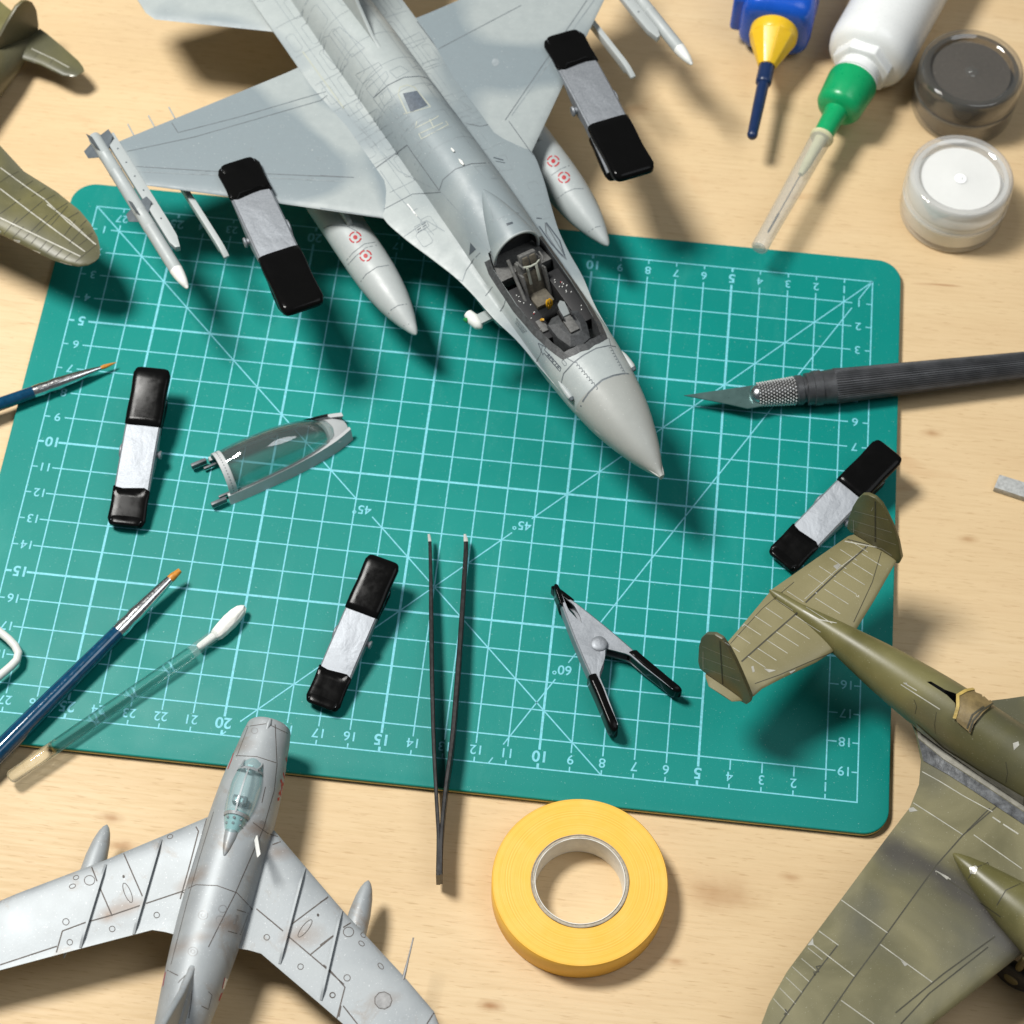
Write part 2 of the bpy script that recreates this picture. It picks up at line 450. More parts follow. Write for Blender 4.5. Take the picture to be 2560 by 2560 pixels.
v, f = annulus([(1.485, TZ + .01), (R0 - .03, TZ + .01), (R0, TZ + .05), (R0, Z1 - .05), (R0 - .03, Z1), (1.485, Z1)])
mk('wound_tape', v, f, M['tape'], t, smooth=40)
v, f = annulus([(1.37, TZ + .012), (1.475, TZ + .012), (1.475, Z1 + .035), (1.455, Z1 + .045), (1.44, Z1 + .01), (1.39, Z1 + .01), (1.37, Z1 + .04)])
v[:, 2] += np.where(v[:, 2] > .5, .012 * np.sin(np.arctan2(v[:, 1] - tc[1], v[:, 0] - tc[0]) * 9), 0)
core = mk('core', v, f, M['card'], t, smooth=40)
v, f = annulus([(1.345, TZ + .015), (1.369, TZ + .015), (1.369, Z1 + .03), (1.345, Z1 + .03)])
mk('core_lining', v, f, M['tape_core'], core, smooth=40)

# ------------------------------------------------------------------ tweezers
M['tip_steel'] = plain('bare_steel_tip', (.62, .61, .58), .35, .3)
t = thing('tweezers', at(1095, 1800, 0), 'long black tweezers with bare steel tips lying open across the mat edge', 'tweezers')
def blade_arm(pts, parent):
    # pts: (px, py, height of the band, thickness)
    P = np.array(pts, float); k = np.linspace(0, 1, len(P)); kk = np.linspace(0, 1, 60)
    Q = crom(np.c_[k, P], kk); rings, tips = [], []
    C = [at(x, y, .46 + h / 2)[:2] for x, y, h, th in Q]
    for i, (x, y, h, th) in enumerate(Q):
        d = C[min(i + 1, 59)] - C[max(i - 1, 0)]; d = d / np.linalg.norm(d); s = np.array([-d[1], d[0]]) * th / 2
        c = C[i]; b = min(.06, h * .2)
        z0, z1 = .46 - h / 2, .46 + h / 2
        rings.append([(*(c + s), z0), (*(c + s), z1 - b * .4), (*(c + s * .6), z1), (*(c - s * .6), z1), (*(c - s), z1 - b * .4), (*(c - s), z0)])
    n = 6
    v, f = loft(rings[n:]); arm = mk('arm', v, f, M['black_paint'], parent, smooth=35)
    v, f = loft(rings[:n + 1]); mk('steel_tip', v, f, M['tip_steel'], arm, smooth=35)
blade_arm([(1072, 1335, .10, 0.075), (1075, 1362, .26, 0.112), (1077, 1450, .42, 0.125), (1078, 1560, .62, 0.144), (1080, 1700, .80, 0.138), (1084, 1850, .86, 0.125), (1091, 1990, .86, 0.112), (1096, 2090, .86, 0.112), (1095, 2188, .84, 0.125)], t)
blade_arm([(1162, 1335, .10, 0.075), (1165, 1362, .26, 0.150), (1160, 1450, .42, 0.150), (1153, 1560, .62, 0.156), (1143, 1700, .80, 0.163), (1130, 1850, .86, 0.150), (1114, 1970, .86, 0.125), (1103, 2090, .86, 0.125), (1101, 2186, .84, 0.125)], t)
v, f = tube([at(1097, 2176, .75), at(1098, 2190, .46), at(1098, 2194, .2)], .09, 10); mk('end_weld', v, f, M['black_paint'], t, smooth=50)

# ------------------------------------------------------------------ craft knife
def ringloft(axis, prof, seg, fn=None):
    """loft along a 3-point axis; fn(i, k, r) may change the radius of vertex k in ring i"""
    a, s, u, L = frame(*axis); p0 = np.array(axis[0], float); rings = []
    for i, (x, r) in enumerate(prof):
        rings.append([p0 + a * x + (fn(i, k, r) if fn else r) * (s * math.cos(q) + u * math.sin(q)) for k, q in enumerate(np.arange(seg) / seg * 2 * math.pi)])
    return loft(rings)
M['knife_handle'] = plain('black_plastic_handle', (.050, .052, .056), .34, var=.45, vs=160, bump=.08, bs=700)
M['blade'] = plain('blade_steel_reflection', (.12, .21, .20), .3, .6, var=.10, vs=120)  # teal tint paints the green mat's reflection into the steel
M['shaded_steel'] = plain('knurl_gap_shade', (.06, .06, .06), .4, .6)  # shade between the knurls, put into the collet's colour
M['glint_steel'] = plain('knurl_crest_glint', (.80, .80, .80), .3, .55, var=.05)  # glints on the knurls, put into a paler copy of the steel
k0, k1 = at(1884, 988, .60), at(2560, 913, .62)
t = thing('craft_knife', at(2000, 975, 0), 'craft knife with ribbed black handle, knurled steel collet and pointed blade, tip on the mat', 'knife')
axis = (k0, k1); a, s, u, L = frame(*axis)
def kx(px): return float((at(px, 988 - (px - 1884) * .111, .6) - k0) @ a)
xs = [kx(q) for q in (1990, 2004, 2030, 2034, 2060)]
prof = [(xs[0] - .1, .40), (xs[0], .52), (xs[1], .52), (xs[1] + .02, .46), (xs[1] + .12, .46), (xs[1] + .14, .56), (xs[2], .56), (xs[2] + .02, .60), (xs[2] + .3, .61)]
v, f = ringloft(axis, prof, 40, lambda i, k, r: r * (1 + (.02 if (k // 3) % 2 else 0) * (i > 5))); mk('grip_neck', v, f, M['knife_handle'], t, smooth=35)
xe = 15.0
prof = [(xs[2] + .30, .61), (xs[2] + .75, .64), (xs[2] + .8, .66)] + [(q, .66 - .021 * max(0, q - 2)) for q in np.linspace(xs[2] + 1.2, xe, 14)] + [(xe + .2, .4)]
v, f = ringloft(axis, prof, 132, lambda i, k, r: .94 * (r if i < 2 else r - (.04 if k % 3 == 0 else 0))); mk('ribbed_handle', v, f, M['knife_handle'], t, smooth=25)
x1 = xs[0] - .05; x0 = kx(1893)
prof = [(q, .40 + .08 * (q - x0) / (x1 - x0)) for q in np.linspace(x0, x1, 13)]
v, f = ringloft(axis, prof, 40, lambda i, k, r: r * .96); col_ = mk('knurled_collet', v, f, M['shaded_steel'], t, smooth=40)
V, Fc = [], []; nr, ns = 14, 22
for i in range(nr):
    xx = x0 + .04 + (x1 - x0 - .08) * i / (nr - 1); rr = (.40 + .08 * (xx - x0) / (x1 - x0)); hx = (x1 - x0) / nr * .46; hq = math.pi / ns * .74
    for k in range(ns):
        q = 2 * math.pi * (k + .5 * (i % 2)) / ns; b_ = len(V); k0_ = np.array(axis[0])
        def pt(x_, q_, r_): return k0_ + a * x_ + r_ * (s * math.cos(q_) + u * math.sin(q_))
        V += [pt(xx - hx, q, rr * .95), pt(xx, q + hq, rr * .95), pt(xx + hx, q, rr * .95), pt(xx, q - hq, rr * .95), pt(xx - hx * .4, q, rr * 1.05), pt(xx, q + hq * .4, rr * 1.05), pt(xx + hx * .4, q, rr * 1.05), pt(xx, q - hq * .4, rr * 1.05)]
        Fc += [(b_ + 4, b_ + 5, b_ + 6, b_ + 7)] + [(b_ + e, b_ + (e + 1) % 4, b_ + 4 + (e + 1) % 4, b_ + 4 + e) for e in range(4)]
kn_ = mk('knurling', V, Fc, M['glint_steel'], col_); kn_['kind'] = 'stuff'
prof = [(x0 - .28, .05), (x0 - .27, .16), (x0 - .2, .27), (x0 - .1, .335), (x0, .37), (x0 + .05, .37)]
v, f = ringloft(axis, prof, 32); mk('chuck_jaw', v, f, M['steel'], t, smooth=40)
bl = [at(x, y, .62) for x, y in ((1709, 988), (1887, 962), (1912, 964), (1912, 1014), (1893, 1017), (1869, 1021), (1807, 1007))]
v, f = slab(bl, (0, 0, -.05)); mk('blade', v, f, M['blade'], t, bevel=.012, bseg=1)

# ------------------------------------------------------------------ paint brushes
M['blue_lacquer'] = plain('blue_lacquer', (.002, .046, .105), .12, var=.25, vs=500, coat=.6, coatr=.06)
M['ferrule'] = plain('ferrule_metal', (.72, .72, .71), .2, 1., var=.1, vs=700, bump=.25, bs=500)
M['bristle'] = plain('amber_bristle', (.55, .22, .02), .4, var=.35, vs=1800)
def brush(base, label, hpts, hr, fpts, fr, bpts, br):
    t = thing('paint_brush', base, label, 'brush', 'blue handled paint brushes')
    v, f = tube(hpts, hr, 20); mk('handle', v, f, M['blue_lacquer'], t, smooth=50)
    v, f = tube(fpts, fr, 20); mk('ferrule', v, f, M['ferrule'], t, smooth=35)
    v, f = tube(bpts, br, 12); mk('bristles', v, f, M['bristle'], t, smooth=50)
def lerp(a, b, n): return [np.array(a) + (np.array(b) - np.array(a)) * i / (n - 1) for i in range(n)]
f0, f1, b1 = at(84, 980, .36), at(252, 920, .33), at(291, 906, .30)
h0 = f0 + (f0 - f1) / np.linalg.norm(f1 - f0) * 6
brush(at(84, 980, 0), 'blue brush with a very fine orange tip lying beside mat number 7', lerp(h0, f0, 6), [.28, .30, .30, .27, .23, .21], lerp(f0, f1, 10), [.215, .225, .20, .222, .20, .19, .17, .14, .105, .07], lerp(f1, b1, 5), [.065, .075, .06, .035, .008])
f0, f1, b1 = at(295, 1580, .50), at(424, 1449, .62), at(450, 1426, .66)
h0 = f0 + (f0 - f1) / np.linalg.norm(f1 - f0) * 9; h0[2] = .15
brush(at(200, 1670, 0), 'blue brush with a flat orange tip lying beside the clear foam swab', lerp(h0, f0, 7), [.30, .32, .33, .32, .30, .27, .24], lerp(f0, f1, 10), [.255, .265, .235, .262, .235, .22, .20, .185, .165, .14], lerp(f1, b1, 5), [.13, .135, .12, .10, .085])

# ------------------------------------------------------------------ foam swab with a clear stick
def mat_clear(name, tint=(1, 1, 1), rough=.04, share=.5, ior=1.45):
    m = NT(name); t = m.t
    gl = m.n('ShaderNodeBsdfGlass'); gl.inputs['Color'].default_value = (*tint, 1); gl.inputs['Roughness'].default_value = rough; gl.inputs['IOR'].default_value = ior
    tr = m.n('ShaderNodeBsdfTransparent'); tr.inputs[0].default_value = (*tint, 1)
    mx = m.n('ShaderNodeMixShader'); mx.inputs[0].default_value = share; m.l(tr.outputs[0], mx.inputs[1]); m.l(gl.outputs[0], mx.inputs[2])
    m.l(mx.outputs[0], t.nodes['Material Output'].inputs[0]); return m.m
def mat_film(name, tint, base=.04, rough=.05, haze=0.0, hcol=(.8, .85, .85), edge=.55):
    """thin clear plastic: see-through, with a surface gloss that grows at grazing angles and a little haze"""
    m = NT(name); t = m.t
    fc = m.n('ShaderNodeLayerWeight'); fc.inputs[0].default_value = .5
    pw = m.n('ShaderNodeMath', operation='POWER'); m.l(fc.outputs['Facing'], pw.inputs[0]); pw.inputs[1].default_value = 3.2
    lw = m.n('ShaderNodeMath', operation='MULTIPLY_ADD'); m.l(pw.outputs[0], lw.inputs[0]); lw.inputs[1].default_value = edge; lw.inputs[2].default_value = base
    tr = m.n('ShaderNodeBsdfTransparent'); tr.inputs[0].default_value = (*tint, 1)
    gs = m.n('ShaderNodeBsdfGlossy'); gs.inputs['Roughness'].default_value = rough
    df = m.n('ShaderNodeBsdfDiffuse'); df.inputs[0].default_value = (*hcol, 1)
    m0 = m.n('ShaderNodeMixShader'); m0.inputs[0].default_value = haze; m.l(tr.outputs[0], m0.inputs[1]); m.l(df.outputs[0], m0.inputs[2])
    mx = m.n('ShaderNodeMixShader'); m.l(lw.outputs[0], mx.inputs[0]); m.l(m0.outputs[0], mx.inputs[1]); m.l(gs.outputs[0], mx.inputs[2])
    m.l(mx.outputs[0], t.nodes['Material Output'].inputs[0]); return m.m
M['clear_rod'] = mat_clear('clear_acrylic_rod', (.96, .985, .98), .03, .5)
M['clear_film'] = mat_film('clear_sleeve', (.93, .95, .95), haze=.10)
M['foam'] = plain('white_foam', (.86, .85, .80), .9, var=.06, vs=900, bump=1.0, bs=1100)
s0, s1, s2, s3 = at(22, 1947, .22), at(478, 1632, .30), at(545, 1583, .33), at(611, 1516, .35)
t = thing('foam_swab', at(200, 1800, 0), 'clear plastic stick with a white foam tip lying across the lower left mat edge', 'swab')
a, s, u, L = frame(s0, s1)
v, f = rev(s0, s1, [(0, .10), (.006, .17), (.015, .215), (.2, .225), (.6, .22), (.985, .215), (1, .2)], 28); mk('clear_stick', v, f, M['clear_rod'], t, smooth=45)
v, f = rev(s1, s2 + (s2 - s1) * .1, [(0, .215), (.5, .21), (1, .20)], 24, cap=False); mk('clear_sleeve', v, f, M['clear_film'], t, smooth=45)
v, f = rev(s1 + (s2 - s1) * .25, s2, [(0, .09), (.1, .12), (1, .15)], 16); mk('foam_stem', v, f, M['foam'], t, smooth=45)
v, f = rev(s2 - (s3 - s2) * .12, s3, [(0, .16), (.08, .21), (.25, .245), (.5, .255), (.72, .235), (.88, .18), (.97, .10), (1, .03)], 40)
v = v + rng.normal(0, .010, v.shape)
mk('foam_tip', v, f, M['foam'], t, smooth=60)

# ------------------------------------------------------------------ bent wire at the left edge
M['wire'] = plain('pale_grey_wire', (.66, .68, .64), .3, var=.05)
P = [(-190, 1420), (-60, 1530), (0, 1580), (22, 1598), (38, 1615), (46, 1632), (42, 1650), (28, 1665), (0, 1689), (-70, 1745), (-200, 1850)]
P = resample(P, 14)
t = mk('bent_wire', *tube([at(x, y, .40) for x, y in P], .135, 14), M['wire'], smooth=50)
tag(t, 'pale grey bent wire loop poking in from the left picture edge', 'wire')

# ------------------------------------------------------------------ grey plastic strip at the right edge
M['strip_grey'] = plain('cast_grey_plastic', (.40, .41, .40), .42, var=.25, vs=700, bump=.6, bs=700)
q = [at(x, y, -.02) for x, y in ((2499, 1186), (2640, 1230), (2632, 1266), (2486, 1218))]
v, f = slab(q, (0, 0, -.275)); tag(mk('plastic_strip', v, f, M['strip_grey'], bevel=.02), 'short grey plastic sprue strip on the wood at the right picture edge', 'strip')

# ------------------------------------------------------------------ spring clamps
def mat_galv():
    m = NT('galvanised_steel')
    n1 = m.noise(2400, 3, .6); n2 = m.noise(90, 3, .5, None, .7)
    m.col(m.ramp(n1, [(.3, (.255, .275, .30)), (.7, (.335, .355, .38))])); m.set(metal=.65, rough=m.ramp(n1, [(.3, .50), (.7, .62)]), spec=.3)
    h = m.mix(.05, m.ramp(n2, [(0, 0), (1, 1)]), m.ramp(n1, [(0, 0), (1, 1)])); m.bump(h, .32, .0016); return m.m
M['galv'] = mat_galv()
CW = 1.14
def clamp_arm(sign, alpha, W, parent, tilt, short=0., jaw=1.16):
    """one bent-channel arm; the local x axis runs from the jaw tip to the handle end"""
    ca, sa = math.cos(alpha), math.sin(alpha)
    def tf(x, y, z): z = z * sign; return (x * ca - (z) * sign * sa * sign, y, x * sa * sign + z * ca)
    xs = np.linspace(.1, 5.3 - short, 40); rings = []; th = .07
    dm = 2.55 * math.sin(alpha) + .22
    T = [(0, .10), (1.0, .15), (1.5, max(.2, dm * .42)), (2.1, dm * .86), (2.6, dm), (3.0, max(.22, dm * .8)), (3.5, .25), (5.4, .20)]
    dep = np.interp(xs, [q[0] for q in T], [q[1] for q in T])
    for x, d in zip(xs, dep):
        h = W / 2; zo = .06 * math.sin(math.pi * min(1, x / 4)) ; r = .05; o = []
        prof = [(-h, -d), (-h, -r), (-h + .03, -.03), (-h + r, 0), (0, .015), (h - r, 0), (h - .03, -.03), (h, -r), (h, -d)]
        inn = [(h - th, -d), (h - th, -r - .01), (h - r - .02, -th), (0, -th + .012), (-h + r + .02, -th), (-h + th, -r - .01), (-h + th, -d)]
        for y, z in prof + inn: o.append(tf(x, y, z + zo))
        rings.append(o)
    v, f = loft(rings); arm = mk('arm', v, f, M['galv'], parent, smooth=50)
    def sleeve(name, x0, x1, hw, hz, zc, wav, up):
        n = 44; rg = []
        def ring(x, kw, kz, j=0):
            o = []
            for k in range(n):
                q = 2 * math.pi * k / n; cx, cz = math.cos(q), math.sin(q); e = .36
                y = hw * kw * math.copysign(abs(cx) ** e, cx); z = hz * kz * math.copysign(abs(cz) ** .55, cz)
                xx = x + (j * (.06 * math.sin(3 * q + 1) + .06 * math.sin(7 * q) + .04 * math.sin(17 * q)) if j else 0)
                zo = .06 * math.sin(math.pi * max(0, min(1, xx / 4)))
                o.append(tf(xx, y, z + zc + zo))
            return o
        d = 1 if x1 > x0 else -1
        rg = [ring(x0, .93, .80, wav), ring(x0 + .03 * d, 1, 1, wav)]
        for q in np.linspace(x0 + .25 * d, x1 - .22 * d, 8):
            b = 1 + .018 * math.sin(q * 5 + sign) ; rg.append(ring(q, b, b))
        rg += [ring(x1 - .17 * d, .975, .95), ring(x1 - .09 * d, .93, .84), ring(x1 - .035 * d, .86, .66), ring(x1, .72, .36)]
        v, f = loft(rg); mk(name, v, f, M['black_gloss'], arm, smooth=70)
    sleeve('handle_sleeve', 3.40, 5.45 - short, W / 2 + .03, .165, -.07, 0, 1)
    sleeve('jaw_sleeve', jaw, -.05, W / 2 + .035, .10, -.04, .9, 1)
    return arm
def make_clamp(alpha, short=0.0, CW=CW, jaw=1.16):
    t = thing('spring_clamp', (0, 0, 0), '', 'clamp', 'black and silver spring clamps')
    for sg, W in ((1, CW), (-1, CW - .17)): clamp_arm(sg, alpha, W, t, 0, short if sg < 0 else 0, jaw)
    zc = 0
    v, f = rev((2.55, -CW / 2 - .10, 0), (2.55, CW / 2 + .05, 0), [(0, .10), (1, .10)], 16); pin = mk('pivot_pin', v, f, M['galv'], t, smooth=40)
    v, f = rev((2.55, CW / 2 + .005, 0), (2.55, CW / 2 + .085, 0), [(0, .26), (.35, .26), (.75, .22), (.92, .13), (1, .02)], 32); mk('pin_head', v, f, M['galv'], pin, smooth=50)
    v, f = rev((2.55, -CW / 2 - .14, 0), (2.55, -CW / 2 - .06, 0), [(0, .13), (.5, .15), (1, .12)], 16); mk('pin_collar', v, f, M['galv'], pin, smooth=40)
    h = [(2.55 + .24 * math.cos(q), (-.42 + .84 * i / 70) * CW / 1.14, .24 * math.sin(q)) for i, q in enumerate(np.linspace(0, 9 * math.pi, 71))]
    v, f = tube(h, .05, 8); mk('coil_spring', v, f, M['galv'], t, smooth=50)
    return t
def copy_thing(o):
    c = o.copy(); COL.objects.link(c)
    def kids(src, dst):
        for ch in [q for q in bpy.data.objects if q.parent == src]:
            k = ch.copy(); COL.objects.link(k); k.parent = dst; kids(ch, k)
    kids(o, c); return c
AL = math.radians(5.5)
proto = make_clamp(AL, .62)
def pose(o, jaw, hand, roll, label, tilt=0., sink=.0):
    """jaw tip and handle tip of the upper arm in world cm, with the clamp's own plane turned by roll"""
    jaw, hand = np.array(jaw), np.array(hand)
    d = hand - jaw; L = np.linalg.norm(d); sc_ = L / 5.42; x = d / L
    side = np.cross((0, 0, 1), x); side /= np.linalg.norm(side)
    if roll: side = np.array([0, 0, roll * 1.]); side -= x * (side @ x); side /= np.linalg.norm(side)
    up = np.cross(x, side)
    R = Matrix(np.c_[x, side, up].tolist()) @ Matrix.Rotation(AL, 3, 'Y')     # the upper arm lies along jaw -> hand
    o.rotation_mode = 'XYZ'; o.rotation_euler = R.to_euler(); o.scale = (sc_,) * 3
    o.location = Vector(jaw) * S
    o['label'] = label
    return sc_
spots = [
 ((314, 1312, .36), (382, 921, 1.45), 'spring clamp lying on the mat left of the loose clear canopy'),
 ((803, 1764, .36), (960, 1398, 1.45), 'spring clamp left of the tweezers, above the silver jet'),
 ((592, 410, 4.10), (761, 768, 4.35), 'spring clamp gripping the front edge of the grey jet wing that lies over the mat'),
 ((1405, 90, 4.10), (1590, 434, 4.35), 'spring clamp gripping the grey jet wing nearest the glue bottles'),
 ((1953, 1404, .36), (2225, 1122, 1.40), 'spring clamp partly behind a tail fin of the olive twin-tailed bomber'),
]
for i, (j, h, lab) in enumerate(spots):
    o = proto if i == 0 else copy_thing(proto)
    pose(o, at(*j), at(*h), 0, lab)
# the sixth lies on its side
o = make_clamp(math.radians(14), 0., .72, .72)
tip, e1, e2 = at(1386, 1470, .6), at(1532, 1832, .6), at(1684, 1714, .6)
d1, d2 = e1 - tip, e2 - tip
x = d1 / np.linalg.norm(d1) + d2 / np.linalg.norm(d2); x /= np.linalg.norm(x)
side = np.array([0, 0, 1.]); up = np.cross(x, side)
o.rotation_euler = Matrix(np.c_[x, side, up].tolist()).to_euler()
o.scale = (np.linalg.norm(d1) / 5.42,) * 3
o.location = Vector((*tip[:2], .48)) * S
o['label'] = 'spring clamp lying on its side right of the tweezers, both handles and round rivet showing'

# ------------------------------------------------------------------ grey jet fighter model
def mat_jet(name, a, b, grime=.25, rough=.46, scale=13, lo=.44, hi=.56, loc=(0, 0, 0)):
    m = NT(name)
    n = m.noise(scale, 1.5, .35, m.mapp((1, 1, .15), (0, 0, .6), loc), .5)
    c = m.ramp(n, [(lo, a), (hi, b)])
    f = m.noise(240, 6, .65)
    c = m.mix(m.ramp(f, [(.35, 0), (.75, grime)]), c, tuple(q * .72 for q in a), 'MIX')
    sp = m.noise(1500, 2, .5); c = m.mix(m.ramp(sp, [(.68, 0), (.78, .35)]), c, (.72, .74, .72))
    m.col(c); m.set(rough=m.ramp(f, [(.3, rough - .06), (.7, rough + .08)]), spec=.5)
    m.bump(m.noise(900, 3, .6), .06, .0002); return m.m
M['jet'] = mat_jet('two_tone_grey_paint', (.24, .283, .298), (.37, .408, .402), scale=17, lo=.47, hi=.53)
M['jet_wing'] = mat_jet('wing_grey_paint', (.212, .256, .275), (.35, .388, .385), scale=19, lo=.50, hi=.56, loc=(.1, .05, 0))
M['jet_nose'] = mat_jet('radome_grey_paint', (.33, .345, .325), (.37, .385, .36), scale=6)
M['jet_store'] = mat_jet('store_grey_paint', (.37, .405, .405), (.42, .45, .445))
M['jet_line'] = plain('panel_wash', (.13, .15, .162), .6, var=.3)
M['jet_line_light'] = plain('soft_panel_wash', (.235, .27, .285), .6, var=.25)
M['decal_pale'] = plain('pale_marking', (.37, .39, .33), .6)
M['decal_dark'] = plain('dark_marking', (.06, .075, .09), .5)
M['decal_walk'] = plain('slate_panel', (.085, .105, .13), .6, var=.3, vs=800)
M['white_paint'] = plain('white_paint', (.74, .75, .72), .4, var=.04)
M['dark_fin'] = plain('dark_grey_fin', (.10, .12, .135), .45, var=.2)
M['cockpit'] = plain('cockpit_grey', (.045, .048, .05), .55, var=.4, vs=900, bump=.4, bs=1400)
M['cockpit_mid'] = plain('cockpit_light_grey', (.11, .11, .105), .6, var=.35, vs=900)
M['seat_olive'] = plain('seat_cloth', (.10, .088, .065), .75, var=.35, vs=700, bump=.3)
M['gold'] = plain('yellow_handle', (.62, .33, .01), .3, var=.1)
M['red_decal'] = plain('red_decal', (.40, .022, .028), .55)
M['black_mat'] = plain('matt_black', (.012, .012, .013), .6)
M['green_lens'] = plain('green_lens', (.02, .22, .06), .15)

FK = .9819                                    # true size of the model seen with its wings 3.8 cm above the mat
FO = np.array([20.985, 8.914, 0.0]); FF = np.array([.59089, -.80675, 0]); FR = np.array([FF[1], -FF[0], 0])
def fw(u, v, z): return FO + (FF * u + FR * v) * FK + np.array([0, 0, 3.8 + (z - 2.7) * FK])
JET = thing('jet_fighter_model', (*fw(-14, 0, 0)[:2], TZ), 'large grey jet fighter model with open cockpit and underwing tanks, nose over the green mat', 'model plane')
tbl = [  # u, edge half-width, edge height, top, spine half-width, belly
 (0, .085, 2.46, 2.54, .085, 2.38), (-.12, .14, 2.46, 2.56, .10, 2.36), (-.45, .27, 2.47, 2.73, .27, 2.21), (-.86, .46, 2.49, 2.93, .46, 2.06), (-1.5, .70, 2.52, 3.15, .70, 1.88), (-2.18, .91, 2.55, 3.34, .91, 1.72), (-3.5, 1.17, 2.60, 3.58, 1.17, 1.55),
 (-4.7, 1.30, 2.64, 3.72, 1.29, 1.45), (-5.4, 1.38, 2.66, 3.74, 1.33, 1.4), (-6.8, 1.52, 2.70, 3.76, 1.34, 1.35), (-7.9, 1.75, 2.72, 3.78, 1.34, 1.2),
 (-9.1, 1.88, 2.72, 3.86, 1.34, .9), (-10, 2.04, 2.72, 4.05, 1.34, .6), (-11, 2.34, 2.72, 4.28, 1.34, .4), (-12.4, 2.78, 2.72, 4.40, 1.34, .3), (-13.35, 2.97, 2.72, 4.42, 1.33, .3), (-13.8, 2.93, 2.72, 4.42, 1.33, .3), (-14.6, 2.66, 2.72, 4.40, 1.33, .3),
 (-15.4, 2.46, 2.72, 4.38, 1.32, .3), (-21.2, 2.42, 2.72, 4.18, 1.30, .4), (-23.5, 2.42, 2.70, 4.0, 1.26, .7), (-26, 2.3, 2.66, 3.85, 1.25, 1.1), (-28, 1.9, 2.6, 3.7, 1.2, 1.4), (-29.5, 1.3, 2.6, 3.6, 1.15, 1.6)]
def jet_top(v, vE, ze, zt, hs):
    r = min(abs(v) / max(hs, 1e-6), 1); sp = ze + (zt - ze) * (1 - r ** 2.15) ** .5 if r < 1 else ze - 1.0 * (abs(v) - hs)
    e = min(abs(v) / vE, 1); flat = max(0, vE - hs); pl = ze + .02 + (.30 * min(1, flat / 1.0)) * (1 - e ** 2) ** .8
    k = .10 * min(1, flat / .5) + 1e-4
    h = max(k - abs(sp - pl), 0) / k; return max(sp, pl) + h * h * k * .25
us = np.concatenate([-np.array([0, .04, .12, .25, .45, .65]), -np.arange(.86, 29.6, .22)])
rows = crom(tbl, us); rings = []
for u, (vE, ze, zt, hs, zb) in zip(us, rows):
    th = np.linspace(-math.pi / 2, math.pi / 2, 49)
    half = [hs * math.sin(q) for q in np.linspace(0, math.radians(82), 17)]; half += list(half[-1] + (vE - half[-1]) * np.sin(np.linspace(0, math.pi / 2, 11))[1:])
    up_ = [(q, jet_top(q, vE, ze, zt, hs)) for q in [-h_ for h_ in half[:0:-1]] + half]
    dn = [(vE * math.sin(q), ze - .02 - (ze - zb) * max(0, 1 - (abs(math.sin(q)) * vE / hs) ** 2.4 if abs(math.sin(q)) * vE < hs else 0) ** .5 - .08 * math.cos(q)) for q in th[::-1]][1:-1:2]
    rings.append([fw(u, v, z) for v, z in up_ + dn])
v, f = loft(rings)
# the radome is its own part: split the rings at u = -3.5
cut = int(np.argmin(abs(us + 3.5)))
v1, f1 = loft(rings[:cut + 1])
radome = mk('radome', v1, f1, M['jet_nose'], JET, smooth=40)
v1, f1 = loft(rings[cut:])
fus = mk('fuselage', v1, f1, [M['jet'], M['cockpit']], JET, smooth=38)
# cockpit opening
def boolean_cut(obj, v, f, mat_index):
    c = mk('cutter', v, f, [M['jet'], M['cockpit']], parent=obj.parent)
    for p in c.data.polygons: p.material_index = mat_index
    md = obj.modifiers.new('b', 'BOOLEAN'); md.operation = 'DIFFERENCE'; md.object = c; md.solver = 'EXACT'
    bpy.context.view_layer.update()
    dg = bpy.context.evaluated_depsgraph_get(); me = bpy.data.meshes.new_from_object(obj.evaluated_get(dg))
    obj.modifiers.clear(); old = obj.data; obj.data = me; bpy.data.meshes.remove(old)
    cm = c.data; bpy.data.objects.remove(c); bpy.data.meshes.remove(cm)
hole = [(-9.75, .92), (-9.2, 1.02), (-7.6, 1.04), (-6.4, .96), (-5.6, .84), (-5.02, .70), (-4.93, .35), (-4.92, 0)]
hole = hole + [(u, -v) for u, v in hole[-2::-1]]
fullfus = bvh(fus, radome)
boolean_cut(fus, *prism([fw(u, v, 0) for u, v in hole], 2.62, 6.5), 1)
# dark sill round the opening
hs = []
cen = np.array([-7.3, 0])
for u, v in resample(hole, .15):
    q = np.array([u, v]); d = np.array([.25 * np.sign(u + 7.3) * (abs(u + 7.3) > 2.1), np.sign(v)]); d /= max(np.linalg.norm(d), 1e-6)
    if abs(v) < .05: d = np.array([1., 0]) if u > -7 else np.array([-1., 0])
    w3 = fw(*(q + d * .085), 8); h = fullfus.ray_cast(Vector(w3), Vector((0, 0, -1)))
    if u > -9.7: hs.append((np.array(h[0]), np.array(h[1])))
v, f = ribbon(hs, .25, .014); mk('cockpit_sill', v, f, M['cockpit'], fus)
# intake and belly below
ir = []
for u, hw_, zt, zb in ((-8.9, .95, 1.35, .05), (-9.6, 1.05, 1.4, -.02), (-12, 1.2, 1.6, -.02), (-17, 1.25, 2.0, -.02), (-22, 1.2, 2.4, .4), (-26, 1.1, 2.4, 1.0)):
    ir.append([fw(u, hw_ * math.copysign(abs(math.cos(q)) ** .6, math.cos(q)), (zt + zb) / 2 + (zt - zb) / 2 * math.copysign(abs(math.sin(q)) ** .7, math.sin(q))) for q in np.arange(28) / 28 * 2 * math.pi])
mk('intake_duct', *loft(ir), M['jet'], JET, smooth=50)
